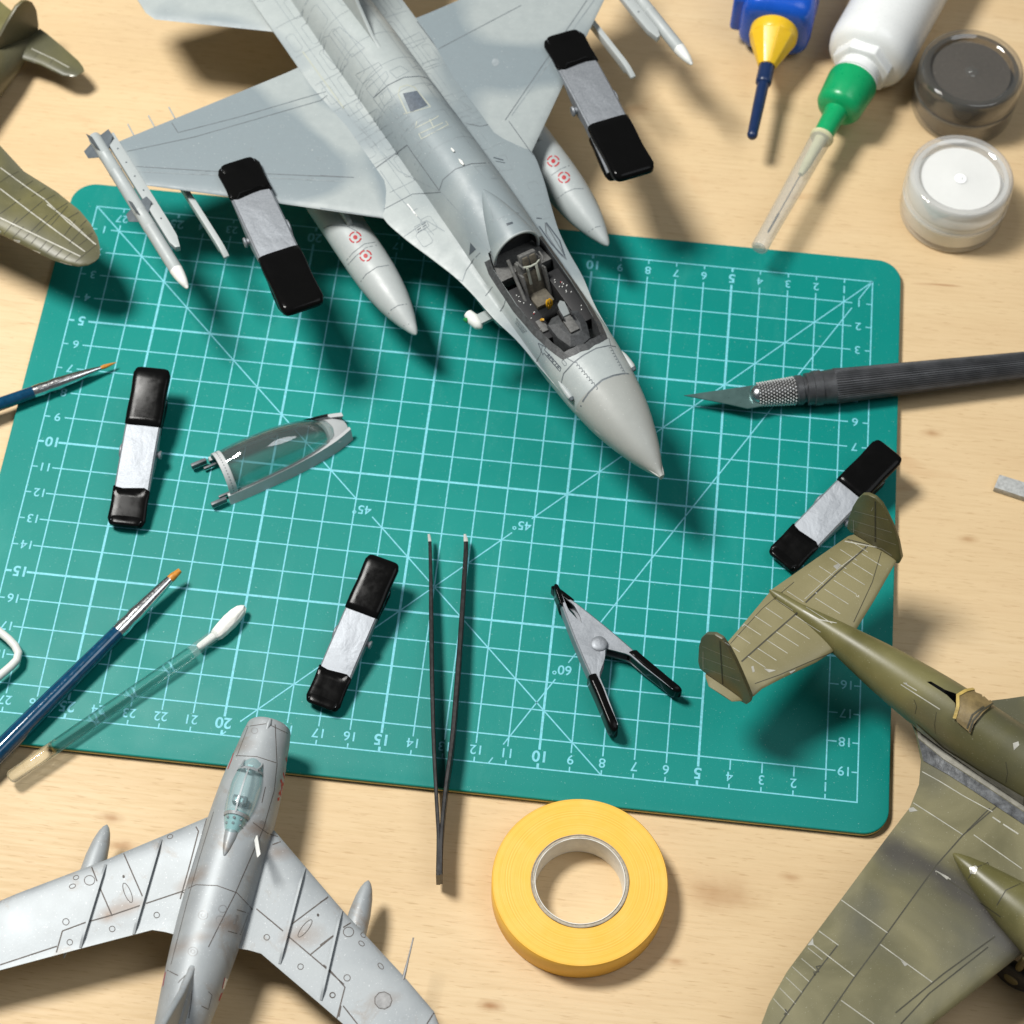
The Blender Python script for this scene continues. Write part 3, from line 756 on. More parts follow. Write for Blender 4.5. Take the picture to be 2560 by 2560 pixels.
# wings, stabilisers, fin
WZ = 2.70
wings = []
for sg in (1, -1):
    st = [(fw(-12.6, sg * 2.2, WZ), fw(-20.9, sg * 2.2, WZ), .30), (fw(-13.42, sg * 2.95, WZ), fw(-20.88, sg * 2.95, WZ), .28), (fw(-16.1, sg * 6.2, WZ), fw(-20.92, sg * 6.2, WZ), .20), (fw(-18.55, sg * 9.25, WZ), fw(-20.96, sg * 9.25, WZ), .12), (fw(-18.72, sg * 9.47, WZ), fw(-20.96, sg * 9.47, WZ), .10)]
    st = st if sg > 0 else st
    wings.append(mk('wing', *wing(st, 15), M['jet_wing'], JET, smooth=50))
    st = [(fw(-22.9, sg * 2.1, 2.45), fw(-28.2, sg * 2.1, 2.45), .16), (fw(-25.85, sg * 5.8, 2.3), fw(-28.6, sg * 5.8, 2.3), .09), (fw(-26.3, sg * 5.95, 2.3), fw(-28.5, sg * 5.95, 2.3), .05)]
    stab = mk('tailplane', *wing(st, 9), M['jet'], JET, smooth=50)
    # tip rail, missile
    rail = [fw(u, sg * v, WZ + .12) for u, v in ((-21.35, 9.48), (-21.35, 9.86), (-16.05, 9.86), (-15.75, 9.78), (-15.7, 9.62), (-16.2, 9.50), (-16.9, 9.48))]
    rl = mk('wingtip_rail', *slab(rail, (0, 0, -.26)), M['jet_store'], JET, bevel=.03)
    for u in (-20.6, -19.9, -19.2, -18.5, -17.8, -17.1):
        mk('rail_bolt', *rev(fw(u, sg * 9.67, WZ + .115), fw(u, sg * 9.67, WZ + .14), [(0, .035), (1, .03)], 8), M['jet_line'], rl)
    mz = WZ - .06; mp0, mp1 = fw(-14.12, sg * 10.13, mz), fw(-21.65, sg * 10.13, mz)
    mis = mk('missile', *rev(fw(-15.0, sg * 10.13, mz), mp1, [(0, 0.224), (.3, 0.230), (.302, 0.239), (.312, 0.239), (.314, 0.230), (.42, 0.230), (.422, 0.239), (.432, 0.239), (.434, 0.230), (.72, 0.230), (.722, 0.238), (.73, 0.238), (.732, 0.230), (.85, 0.230), (.852, 0.238), (.86, 0.238), (.862, 0.230), (.99, 0.224), (1, 0.196)], 24), M['jet_store'], JET, smooth=40)
    mk('missile_nose', *rev(mp0, fw(-15.0, sg * 10.13, mz), [(0, 0.029), (.06, 0.069), (.14, 0.092), (.145, 0.098), (.4, 0.155), (.7, 0.201), (1, 0.224)], 24), M['white_paint'], mis, smooth=40)
    for ub, ut, h_ in ((-17.5, -18.15, .34), (-20.75, -21.45, .40)):
        for ang in (60, 150, 240, 330):
            c, s_ = math.cos(math.radians(ang)), math.sin(math.radians(ang))
            P = [fw(uu, sg * 10.13 + rr * c, mz + rr * s_) for uu, rr in ((ub, .18), (ub - .35, .2 + h_), (ut, .2 + h_ * (1 if ub < -19 else .85)), (ut - .05, .18))]
            nrm = np.cross(P[1] - P[0], P[3] - P[0]); nrm /= np.linalg.norm(nrm)
            mk('missile_fin', *slab([q + nrm * .012 for q in P], -nrm * .024), M['dark_fin'], mis)
    # outboard launcher
    P = [(-19.9, .06), (-15.7, .06), (-15.4, .02), (-15.05, -.12), (-15.05, -.22), (-15.45, -.20), (-15.5, -.34), (-16.0, -.30), (-19.9, -.30)]
    mk('outboard_launcher', *slab([fw(u, sg * 8.25 - .10, 2.22 + dz) for u, dz in P], FR * .20), M['jet_store'], JET, bevel=.025)
    mk('outboard_pylon', *boxat(fw(-19.0, sg * 8.25, 2.42), FF * .9, FR * .06, (0, 0, .22)), M['jet_store'], JET)
    # drop tank
    tz = 1.20; tp0, tp1 = fw(-9.55, sg * 3.86, tz), fw(-20.2, sg * 3.86, tz)
    prof = [(0, .03), (.006, .10), (.02, .17), (.028, .20), (.03, .205), (.06, .33), (.10, .455), (.15, .575), (.20, .655), (.26, .715), (.33, .74), (.62, .74), (.72, .68), (.82, .54), (.92, .32), (1, .05)]
    tank = mk('drop_tank', *rev(tp0, tp1, prof, 40), M['jet_store'], JET, smooth=40)
    mk('tank_pylon', *slab([fw(u, sg * 3.86 - .09, z) for u, z in ((-15.3, 2.72), (-14.3, 2.15), (-14.2, 1.85), (-19, 1.85), (-20.2, 2.72))], FR * .18), M['jet_store'], JET, bevel=.03)
fin = [(-18.7, 4.25), (-19.6, 4.35), (-20.6, 5.0), (-25.3, 10.2), (-28.0, 10.2), (-27.5, 4.0), (-26, 3.6), (-19, 4.0)]
mk('tail_fin', *slab([fw(u, -.07, z) for u, z in fin], FR * .14), M['jet'], JET, bevel=.05)
# fairing behind the seat
def arc(u, hw_, z0, h, n=25, th=0.0):
    return [fw(u, (hw_ - th) * math.cos(q), z0 + (h - th) * math.sin(q) ** .9) for q in np.linspace(0, math.pi, n)]
fr = [(-11.75, .05, 4.30, .06), (-11.4, .24, 4.20, .26), (-11.0, .42, 4.07, .45), (-10.5, .60, 3.86, .72), (-10.0, .76, 3.64, .98), (-9.55, .88, 3.45, 1.15)]
tt = crom([(q[0], *q[1:]) for q in fr], np.linspace(-11.75, -9.55, 14))
outer = [arc(u, *q) for u, q in zip(np.linspace(-11.75, -9.55, 14), tt)]
outer.append(arc(-9.42, .90, 3.40, 1.18)); inner = [arc(-9.42, .90, 3.40, 1.18, th=.10)] + [arc(u, *q, th=min(.12, q[0] * .5)) for u, q in zip(np.linspace(-11.2, -9.6, 8)[::-1], crom([(q[0], *q[1:]) for q in fr], np.linspace(-11.2, -9.6, 8)[::-1]))]
v, f = loft(outer + inner[:1], closed=False); fair = mk('rear_canopy_fairing', v, f, M['jet'], JET, smooth=40)
v, f = loft(inner, closed=False); mk('fairing_lining', v, f, M['black_mat'], fair, smooth=40)
mk('fairing_rim', *tube(arc(-9.42, .85, 3.40, 1.13), .055, 8), M['jet_store'], fair, smooth=60)
pl = [(-9.9, .85), (-9.9, -.85), (-8.75, -1.0), (-8.75, 1.0)]
mk('rear_deck', *slab([fw(u, v, 3.28) for u, v in pl], (0, 0, -.5)), M['cockpit_mid'], fus, bevel=.03)
# seat
def fbox(name, u, v, z, lu, lv, lz, mat, parent, rot=0., bev=.03):
    c, s_ = math.cos(rot), math.sin(rot)
    ax = FF * c * lu / 2 + np.array([0, 0, s_ * lu / 2]); az = -FF * s_ * lz / 2 + np.array([0, 0, c * lz / 2])
    return mk(name, *boxat(fw(u, v, z), ax, FR * lv / 2, az), mat, parent, bevel=bev)
rt = math.radians(28)
seat = fbox('ejection_seat', -8.42, 0, 3.30, .30, .86, 1.35, M['cockpit_mid'], JET, rt, .05)
fbox('seat_cushion', -7.82, 0, 2.86, .85, .66, .22, M['seat_olive'], seat, .12, .06)
fbox('back_cushion', -8.24, 0, 3.22, .14, .66, .95, M['seat_olive'], seat, rt, .06)
for sg in (1, -1):
    fbox('seat_side', -8.22, sg * .42, 3.12, .55, .08, 1.15, M['cockpit_mid'], seat, rt, .02)
    fbox('headrest_pad', -8.62, sg * .14, 3.98, .20, .22, .42, M['seat_olive'], seat, rt, .05)
    fbox('shoulder_strap', -8.28, sg * .17, 3.62, .05, .09, .62, M['decal_pale'], seat, rt, .015)
    mk('pitot_rod', *tube([fw(-8.70, sg * .44, 4.10), fw(-8.45, sg * .42, 4.16), fw(-8.3, sg * .36, 4.12)], .03, 6), M['cockpit_mid'], seat)
fbox('headrest', -8.72, 0, 4.02, .22, .62, .40, M['cockpit_mid'], seat, rt, .05)
mk('seat_harness', *tube([fw(-8.45, -.30, 4.02), fw(-8.30, -.1, 4.14), fw(-8.3, .12, 4.12), fw(-8.45, .32, 4.0)], .035, 6), M['decal_pale'], seat)
mk('canopy_strut', *tube([fw(-8.95, .62, 4.05), fw(-7.25, .66, 2.95)], .065, 8), M['cockpit_mid'], fus, smooth=50)
fbox('ejection_handle', -7.28, 0, 3.0, .05, .10, .12, M['gold'], seat, 0, .02)
for dv in (-.09, .09, 0):
    mk('handle_loop', *tube([fw(-7.22, dv * .3, 2.95), fw(-7.2, dv, 3.15), fw(-7.24, dv * 1.1, 3.32), fw(-7.3, dv * .4, 3.38)], .035, 6), M['gold'], seat, smooth=60)
# consoles with switches
for sg in (1, -1):
    con = fbox('side_console', -7.15, sg * .74, 2.98, 2.3, .50, .60, M['black_mat'], fus, 0, .03)
    for k in range(15):
        uu, vv = -8.1 + 1.9 * rng.random(), sg * (.58 + .30 * rng.random())
        mk('switch', *rev(fw(uu, vv, 3.27), fw(uu, vv, 3.33), [(0, .022), (1, .016)], 6), M['red_decal'] if k == 3 else M['white_paint'], con)
mk('throttle', *rev(fw(-6.75, .62, 3.25), fw(-6.6, .62, 3.52), [(0, .05), (.6, .06), (1, .04)], 8), M['gold'], fus, smooth=50)
fbox('throttle_base', -6.5, .70, 3.26, .5, .26, .22, M['cockpit_mid'], fus, 0, .03)
# instrument coaming and sight
co = [(-6.55, .34), (-6.35, .62), (-5.75, .60), (-5.18, .40), (-5.05, .0), (-5.18, -.40), (-5.75, -.60), (-6.35, -.62), (-6.55, -.34)]
rg = [[fw(-5.9 + (u + 5.9) * k, v * k, z) for u, v in co] for k, z in ((1, 2.8), (1, 3.40), (.94, 3.50), (.55, 3.66))]
shield = mk('instrument_coaming', *loft(rg), M['cockpit'], fus, smooth=25)
fbox('sight_base', -6.0, 0, 3.72, .85, .34, .12, M['cockpit_mid'], shield, -.08, .03)
for sg in (1, -1): fbox('sight_arm', -6.25, sg * .17, 3.86, .34, .05, .24, M['black_mat'], shield, -.3, .01)
mk('sight_glass', *slab([fw(-6.18, -.15, 3.84), fw(-6.18, .15, 3.84), fw(-6.52, .13, 4.10), fw(-6.60, 0, 4.16), fw(-6.52, -.13, 4.10)], np.array([0, 0, .02])), mat_film('sight_glass', (.8, .85, .85), haze=.35), shield)
for k in range(6):
    p0 = fw(-5.42 + .0 * k, -.30 + .12 * k, 3.565); fbox('vent_slot', -5.36, -.30 + .12 * k, 3.52, .06, .05, .05, M['white_paint'], shield, 0, 0)
# undercarriage
for u_, v_ in ((-9.9, 0), (-16.2, 1.45), (-16.2, -1.45)):
    zb_ = fw(u_, v_, .9); z_ = TZ if v_ < -1 else 0.0
    lg = mk('gear_leg', *tube([zb_, (zb_[0], zb_[1], z_ + .45)], .10, 10), M['white_paint'], JET, smooth=50)
    c_ = np.array([zb_[0], zb_[1], z_ + .44]); mk('wheel', *rev(c_ - FR * .14, c_ + FR * .14, [(0, .30), (.2, .42), (.8, .42), (1, .30)], 20), M['black_mat'], JET, smooth=50)
# probes, lamp pod, antennas
for sg in (1, -1):
    mk('probe_blister', *rev(fw(-4.55, sg * 1.22, 2.95), fw(-3.75, sg * 1.20, 2.95), [(0, .02), (.25, .075), (.6, .10), (.85, .105), (1, .07)], 14), M['jet_store'], fus, smooth=50)
    mk('probe_tip', *rev(fw(-3.78, sg * 1.20, 2.95), fw(-3.68, sg * 1.20, 2.95), [(0, .10), (1, .06)], 12), M['dark_fin'], fus, smooth=50)
mk('lamp_pod', *rev(fw(-8.2, 2.05, 2.0), fw(-8.95, 2.15, 2.0), [(0, .05), (.2, .18), (.6, .22), (1, .16)], 14), M['white_paint'], fus, smooth=50)
mk('lamp_lens', *rev(fw(-8.72, 2.30, 2.0), fw(-8.82, 2.40, 2.0), [(0, .10), (1, .05)], 12), M['green_lens'], fus, smooth=50)
mk('lamp_bracket', *boxat(fw(-8.5, 1.75, 2.05), FF * .2, FR * .35, (0, 0, .08)), M['jet'], fus, bevel=.03)
for u_, s_ in ((-13.65, .7), (-13.05, 1.)):
    mk('antenna_blister', *rev(fw(u_ - .16 * s_, .09, 4.42), fw(u_ + .16 * s_, .09, 4.46), [(0, .02), (.5, .06 * s_), (1, .03)], 10), M['white_paint'], fus, smooth=50)
for u_, v_ in ((-21.05, 8.9), (-21.05, 8.1), (-21.05, 7.3)):
    mk('static_wick', *tube([fw(u_ + .1, v_, WZ), fw(u_ - .45, v_ - .03, WZ + .03)], .025, 6), M['jet_store'], wings[0])

# scribed panel lines and markings, traced on the surface
def Z(ox, oy, k=2.2465): return lambda pts: [(ox + x / k, oy + y / k) for x, y in pts]
z11, z12, z21, z22, z23 = Z(0, 0), Z(800, 0), Z(0, 850), Z(800, 850), Z(1700, 850)
z31, z32, z33 = Z(0, 1700), Z(800, 1700), Z(1700, 1700)
zck = Z(1180, 520, 3.864)
tj = bvh(fus, radome, fair)
tw = bvh(wings[0], fus); tw2 = bvh(wings[1], fus)
def pln(tree, pts, parent, wd=.03, mat='jet_line', **k): drape('panel_line', tree, pts, wd, M[mat], parent, **k)
# wing, photo left
for q in ([(715, 850), (1090, 770), (1800, 565), (1840, 535)], [(1830, 515), (1690, 555), (1350, 655), (1000, 745), (965, 690)],
          [(765, 935), (1240, 965), (1932, 995)], ):
    pln(tw, z11(q), wings[0])
pln(tw, z11([(780, 965), (1240, 985), (1932, 1020)]), wings[0], .03, 'jet_line_light')
pln(tw, z12([(0, 985), (190, 997)]), wings[0])
pln(tw, z12([(345, 1222), (0, 1168)]), wings[0], .03, 'jet_line_light')
for cx, cy in ((1410, 840), (1790, 890), (1585, 710), (840, 958), (1115, 972), (1135, 973), (1155, 974), (1735, 1003), (1758, 1005)):
    c = z11([(cx, cy)])[0]; pln(tw, ell(*c, 5, 4), wings[0], .018, 'jet_line_light', closed=True, step=3)
# wing, photo right
for q in ([(665, 275), (1130, 30)], [(1040, 675), (1500, 0)], [(1060, 680), (1195, 870)], ):
    pln(tw2, z12(q), wings[1])
pln(tw2, z12([(1075, 650), (1540, 0)]), wings[1], .03, 'jet_line_light')
patch('stain_mark', tw2, ell(*z12([(985, 350)])[0], 9, 10), M['jet_line_light'], wings[1])
# fuselage long lines
for q in ([(1700, 290), (1932, 610)], ): pln(tj, z11(q), fus, .05, 'decal_pale')
for q, wd, mt in (
    ([(0, 455), (40, 515), (300, 800), (440, 960), (670, 1075)], .03, 'jet_line_light'), ([(545, 120), (740, 380), (960, 700)], .045, 'jet_line'),
    ([(230, 1005), (490, 815)], .045, 'jet_line'), ([(490, 815), (520, 860), (670, 1070)], .035, 'jet_line'), ([(670, 1070), (690, 1010), (760, 950), (850, 920), (950, 915)], .04, 'jet_line'),
    ([(300, 550), (380, 480), (470, 435), (560, 428), (605, 440)], .045, 'jet_line'), ([(605, 440), (800, 690)], .035, 'jet_line'), ([(300, 555), (490, 800)], .03, 'jet_line_light'),
    ([(480, 760), (560, 690), (640, 650)], .03, 'jet_line_light'), ([(530, 820), (640, 740), (740, 710)], .03, 'jet_line_light'),
    ([(800, 690), (900, 710), (1060, 675)], .035, 'jet_line'), ([(350, 1180), (520, 1090), (680, 1080)], .03, 'jet_line'), ([(350, 1180), (245, 1020)], .03, 'jet_line'),
    ([(470, 1330), (600, 1240), (700, 1300)], .025, 'jet_line_light'), ([(340, 960), (420, 1080), (560, 1230), (640, 1320)], .025, 'jet_line_light'),
    ([(820, 1520), (860, 1460), (900, 1420)], .03, 'jet_line'), ([(760, 1560), (800, 1580), (820, 1520)], .03, 'jet_line_light'), ([(680, 1080), (790, 1200), (1000, 1480)], .025, 'jet_line_light'),
    ([(930, 860), (1080, 1030), (1200, 1190)], .03, 'jet_line_light'), ([(970, 880), (1040, 870), (1080, 950), (1000, 960)], .025, 'jet_line_light'),
    ([(950, 1250), (1050, 1210), (1130, 1190)], .03, 'jet_line_light'), ([(930, 1080), (980, 1250)], .025, 'jet_line_light'), ([(1100, 1150), (1180, 1240)], .025, 'jet_line_light')):
    pln(tj, z12(q), fus, wd, mt)
# access panels on the back
def panel(tree, pts, parent, wd=.024, mat='jet_line_light'): pln(tree, pts, parent, wd, mat, closed=True, step=6)
for q in ([(20, 210), (55, 200), (160, 350), (120, 400), (20, 300)], [(70, 180), (110, 150), (250, 270), (180, 320)], [(130, 600), (210, 555), (240, 605), (165, 655)], [(190, 690), (320, 610), (350, 650), (230, 735)],
          [(250, 780), (380, 700), (410, 740), (285, 830)], [(200, 420), (330, 350), (350, 380), (240, 470)], [(260, 500), (370, 400), (385, 430), (300, 550)], [(330, 540), (380, 500), (410, 560), (360, 595)],
          [(390, 610), (430, 580), (470, 640), (430, 670)], [(440, 700), (500, 650), (530, 690), (480, 740)], [(865, 935), (940, 930), (1000, 1000), (930, 1005)], [(390, 400), (450, 370), (500, 400), (430, 440)], [(520, 380), (650, 330), (680, 350), (560, 390)],
          [(700, 590), (780, 560), (850, 610), (770, 640)], [(600, 480), (640, 470), (700, 560), (670, 580)], [(760, 660), (840, 650), (900, 690), (830, 700)], [(560, 180), (590, 230), (520, 270), (480, 220)]):
    panel(tj, z12(q), fus)
# finer seams laid out in the model's own length and width
def vline(pts, parent, wd=.02, mat='jet_line_light', closed=False):
    hs_ = []
    for u_, v_ in resample([np.array(q) for q in pts] + ([np.array(pts[0])] if closed else []), .12):
        h = tj.ray_cast(Vector(fw(u_, v_, 9)), Vector((0, 0, -1)))
        if h[0] is not None: hs_.append((np.array(h[0]), np.array(h[1])))
    if closed: hs_ = hs_[:-1]
    if len(hs_) > 2: mk('panel_line', *ribbon(hs_, wd, .006, closed), M[mat], parent)
for u_ in (-14.2, -15.6, -17.0, -18.4, -19.8, -21.3, -22.9, -24.4): vline([(u_, -2.3), (u_ + .05, -1.2), (u_ + .1, 0), (u_ + .05, 1.2), (u_, 2.3)], fus)
for v_ in (-1.75, -.62, .62, 1.75): vline([(-13.6, v_), (-25.5, v_ * .98)], fus)
def rpanel(u_, v_, lu, lv):
    c_ = .07; vline([(u_ - lu + c_, v_ - lv), (u_ + lu - c_, v_ - lv), (u_ + lu, v_ - lv + c_), (u_ + lu, v_ + lv - c_), (u_ + lu - c_, v_ + lv), (u_ - lu + c_, v_ + lv), (u_ - lu, v_ + lv - c_), (u_ - lu, v_ - lv + c_)], fus, .018, closed=True)
for k_ in range(8):
    for v_ in (-1.18, 1.18): rpanel(-14.9 - 1.4 * k_, v_, .5, .34)
    if k_ % 2: rpanel(-14.9 - 1.4 * k_, 2.05, .42, .16); rpanel(-14.9 - 1.4 * k_, -2.05, .42, .16)
for u_, v_ in ((-21.8, .0), (-23.6, .3), (-11.9, 2.2), (-12.3, 1.8), (-10.9, -1.9), (-11.9, -2.2)): rpanel(u_, v_, .3, .2)
# refuelling door and pale slipway marks
patch('slate_panel', tj, z12([(465, 525), (545, 510), (605, 590), (510, 632)]), M['decal_walk'], fus)
pln(tj, z12([(490, 640), (440, 530), (450, 490), (490, 478), (530, 490), (620, 600)]), fus, .05, 'decal_pale')
pln(tj, z12([(470, 640), (620, 600)]), fus, .035, 'decal_pale')
for q in ([(545, 680), (535, 720), (655, 660), (665, 650)], [(555, 750), (570, 780), (720, 700), (705, 680)], [(615, 670), (640, 720)], [(560, 750), (690, 690)]): pln(tj, z12(q), fus, .04, 'decal_pale')
# left side stencils
for dx in (0, 30):
    for dy in (0, 13, 26): pln(tj, z12([(543 + dx + dy * .3, 1280 - dx * .55 + dy), (563 + dx + dy * .3, 1266 - dx * .55 + dy)]), fus, .035, 'decal_dark')
panel(tj, z12([(530, 1275), (598, 1238), (612, 1270), (545, 1305)]), fus)
patch('stencil_triangle', tj, z12([(845, 1362), (877, 1400), (838, 1435)]), M['decal_dark'], fus)
pln(tj, z12([(490, 1145), (545, 1215)]), fus, .05, 'white_paint'); pln(tj, z12([(522, 1185), (548, 1170)]), fus, .03, 'jet_line_light')
pln(tj, z12([(975, 885), (1030, 900)]), fus, .05, 'decal_dark'); pln(tj, z12([(985, 905), (1040, 915)]), fus, .03, 'decal_dark')
for c, a_, b_ in (((1222, 1215), 20, 5),): pln(tj, z12([(1215, 1225), (1245, 1228)]), fus, .05, 'decal_dark')
pln(tj, z12([(1230, 1270), (1300, 1370), (1380, 1455), (1345, 1350), (1270, 1250)]), fus, .05, 'decal_dark'); panel(tj, z12([(1265, 1250), (1300, 1310), (1370, 1430), (1385, 1460), (1340, 1420), (1270, 1310)]), fus, .045, 'jet_line')
patch('fairing_slot', tj, z12([(1045, 1255), (1080, 1245), (1085, 1255), (1050, 1268)]), M['decal_dark'], fair)
# nose section
for q, wd in (([(905, 1440), (1000, 1380), (1100, 1330), (1210, 1290), (1290, 1265)], .03), ([(860, 1700), (885, 1600), (985, 1490), (1080, 1420), (1200, 1355), (1320, 1330), (1425, 1345)], .045), ([(900, 1440), (985, 1490)], .03),
              ([(1050, 1920), (1075, 1860), (1130, 1780), (1185, 1725), (1260, 1660), (1360, 1620), (1460, 1600), (1560, 1602)], .06), ([(1320, 1255), (1340, 1330)], .03), ([(620, 1480), (660, 1420), (680, 1330), (740, 1270)], .03),
              ([(270, 1000), (310, 940), (330, 870), (360, 810)], .035), ([(130, 850), (200, 760)], .03)):
    pln(tj, zck(q), fus, wd)
x0, y0 = 985, 1495; zz = []
for k in range(9): zz += [(x0 + k * 24, y0 + k * 28.5), (x0 + k * 24 + 26, y0 + k * 28.5 - 8), (x0 + k * 24 + 36, y0 + k * 28.5 + 26), (x0 + k * 24 + 22, y0 + k * 28.5 + 30)]
pln(tj, zck(zz), fus, .028, step=4)
x0, y0 = 1325, 1350; zz = []
for k in range(9): zz += [(x0 + k * 15.5, y0 + k * 28), (x0 + k * 15.5 + 22, y0 + k * 28 - 2), (x0 + k * 15.5 + 30, y0 + k * 28 + 27), (x0 + k * 15.5 + 14, y0 + k * 28 + 29)]
pln(tj, zck(zz), fus, .028, step=4)
pln(tj, zck([(640, 1305), (715, 1345), (700, 1370), (860, 1545), (850, 1580), (695, 1400), (685, 1420), (640, 1305)]), fus, .028, 'decal_dark', step=5)
def drape_text(s, tree, c, size, ang, mat, parent, sy=1.0, bold=0., shear=0.):
    v, f = text_mesh(s, size, bold); t_ = math.radians(ang); P = []
    for x, y, _ in v:
        y *= sy; x += shear * y; h = hit(tree, c[0] + x * math.cos(t_) + y * math.sin(t_), c[1] + x * math.sin(t_) - y * math.cos(t_))
        if h is None: return
        P.append(h[0] + h[1] * .008)
    return mk('lettering', P, f, M[mat], parent)
drape_text('RESCUE', tj, zck([(790, 1485)])[0], 13.5, 49, 'decal_dark', fus, bold=.2)
for k, s in enumerate(('INSTRUCTIONS FOR', 'CANOPY RELEASE', 'ON OTHER SIDE')):
    drape_text(s, tj, zck([(480 - k * 10, 1130 + k * 14)])[0], 4.6, 52, 'decal_dark', fus)
panel(tj, zck([(870, 1475), (885, 1468), (912, 1500), (910, 1520), (895, 1525), (868, 1490)]), fus, .022, 'jet_line')
# tank rings and red roundels
for o, q, cs in ((None, 0, 0),): pass
tanks = [o for o in bpy.data.objects if o.name.startswith('drop_tank')]
ttree = bvh(*tanks)
for tk, rings_, discs in ((tanks[0], ([(135, 1480), (185, 1420), (250, 1370), (310, 1360)], [(145, 1500), (200, 1440), (260, 1390), (318, 1378)], [(215, 1600), (260, 1540), (320, 1500), (385, 1490)], [(370, 1785), (400, 1740), (440, 1715), (488, 1708)], [(455, 1848), (470, 1830), (500, 1820)], [(0, 1290), (60, 1265), (150, 1270), (210, 1300)]), ((198, 1333), (256, 1437))),
                          (tanks[1], ([(1300, 985), (1350, 950), (1400, 930)], [(1335, 1115), (1380, 1080), (1430, 1060), (1480, 1060)], [(1480, 1340), (1510, 1300), (1550, 1275), (1592, 1268)], [(1570, 1405), (1590, 1385), (1615, 1375)]), ((1310, 905), (1370, 997)))):
    for q in rings_: pln(ttree, z12(q), tk, .028, 'jet_line')
    for cx, cy in discs:
        c = z12([(cx, cy)])[0]
        patch('red_dot', ttree, ell(*c, 5.4, 5.4), M['red_decal'], tk, eps=.01)
        for a0 in (10, 100, 190, 280):
            drape('red_ring', ttree, [(c[0] + 14 * math.cos(math.radians(a0 + q)), c[1] + 13 * math.sin(math.radians(a0 + q))) for q in range(0, 71, 10)], .055, M['red_decal'], tk, eps=.01, step=4)

# ------------------------------------------------------------------ silver swept-wing jet model
def mat_silver(spots):
    m = NT('aluminium_paint')
    n = m.noise(60, 5, .6); c = m.ramp(n, [(.3, (.30, .325, .34)), (.7, (.385, .41, .42))])
    w_ = m.noise(75, 6, .7, m.mapp((1, 1, 1), (0, 0, 0), (.31, .2, 0)), .6)
    c = m.mix(m.ramp(w_, [(.56, 0), (.72, .6)]), c, (.24, .175, .12))
    for p_, r_, s_ in spots: c = stain(m, c, p_, .3, r_, r_ * .6, s_, (.20, .115, .06), 1.2)
    sp = m.noise(1800, 2, .5); c = m.mix(m.ramp(sp, [(.66, 0), (.76, .4)]), c, (.85, .86, .86))
    m.col(c); m.set(metal=.26, rough=m.ramp(n, [(.3, .46), (.7, .58)]), spec=.32); m.bump(m.noise(1300, 3, .6), .08, .0002); return m.m
M['silver_line'] = plain('brown_wash', (.085, .07, .06), .6, var=.4); M['silver_soft'] = plain('grey_wash', (.26, .26, .26), .5, .3, var=.3)
M['aqua_glass'] = mat_film('clear_canopy_glass', (.80, .90, .90), rough=.06, haze=.16, hcol=(.55, .75, .78))
M['aqua_part'] = plain('pale_aqua_plastic', (.36, .55, .56), .35)
GO = np.array([9.632, -.186, 0.]); GF = np.array([.1060, .99437, 0]); GR = np.array([GF[1], -GF[0], 0]); GO = GO + GR * .07
def gw(u, v, z): return GO + GF * u + GR * v + np.array([0, 0, z])
_gb = gw(-5, 0, TZ)
M['silver'] = mat_silver([((at(x / 2.2465, 1700 + y / 2.2465, 1.6) - _gb)[:2] * S, r, k) for x, y, r, k in ((715, 1265, .006, .5), (615, 1310, .005, .6), (1100, 1155, .006, .55), (1690, 1430, .007, .5), (1290, 1420, .006, .5), (1570, 965, .006, .45), (1020, 1540, .006, .35), (1470, 880, .005, .5), (1340, 420, .006, .35), (2150, 1790, .006, .45), (1160, 1500, .004, .3), (560, 290, .004, .2))])
MIG = thing('silver_jet_model', gw(-5, 0, TZ), 'silver swept-wing jet model with clear cockpit hood and wing fences, on the wood lower left', 'model plane')
tb = [(0, .60, .62), (-.05, .66, .66), (-.2, .70, .70), (-.95, .80, .82), (-1.7, .90, .95), (-3.2, 1.00, 1.04), (-5, 1.03, 1.06), (-6.6, 1.00, 1.02), (-8.2, .90, .93), (-9.6, .76, .8), (-11, .62, .66), (-12.5, .5, .5)]
us = -np.concatenate([[0, .05, .12], np.arange(.2, 12.5, .2)]); rw = crom(tb, us); zc = 1.55
def gring(u, a, b): return [gw(u, a * math.cos(q), zc + b * math.sin(q)) for q in np.arange(44) / 44 * 2 * math.pi]
rg = [gring(-.9, .30, .3), gring(-.3, .50, .52), gring(-.04, .56, .58)] + [gring(u, *q) for u, q in zip(us, rw)]
gf = mk('fuselage', *loft(rg), M['silver'], MIG, smooth=40)
mk('intake_splitter', *boxat(gw(-.35, 0, zc), GF * .3, GR * .04, (0, 0, .5)), M['silver'], MIG)
gwings = []
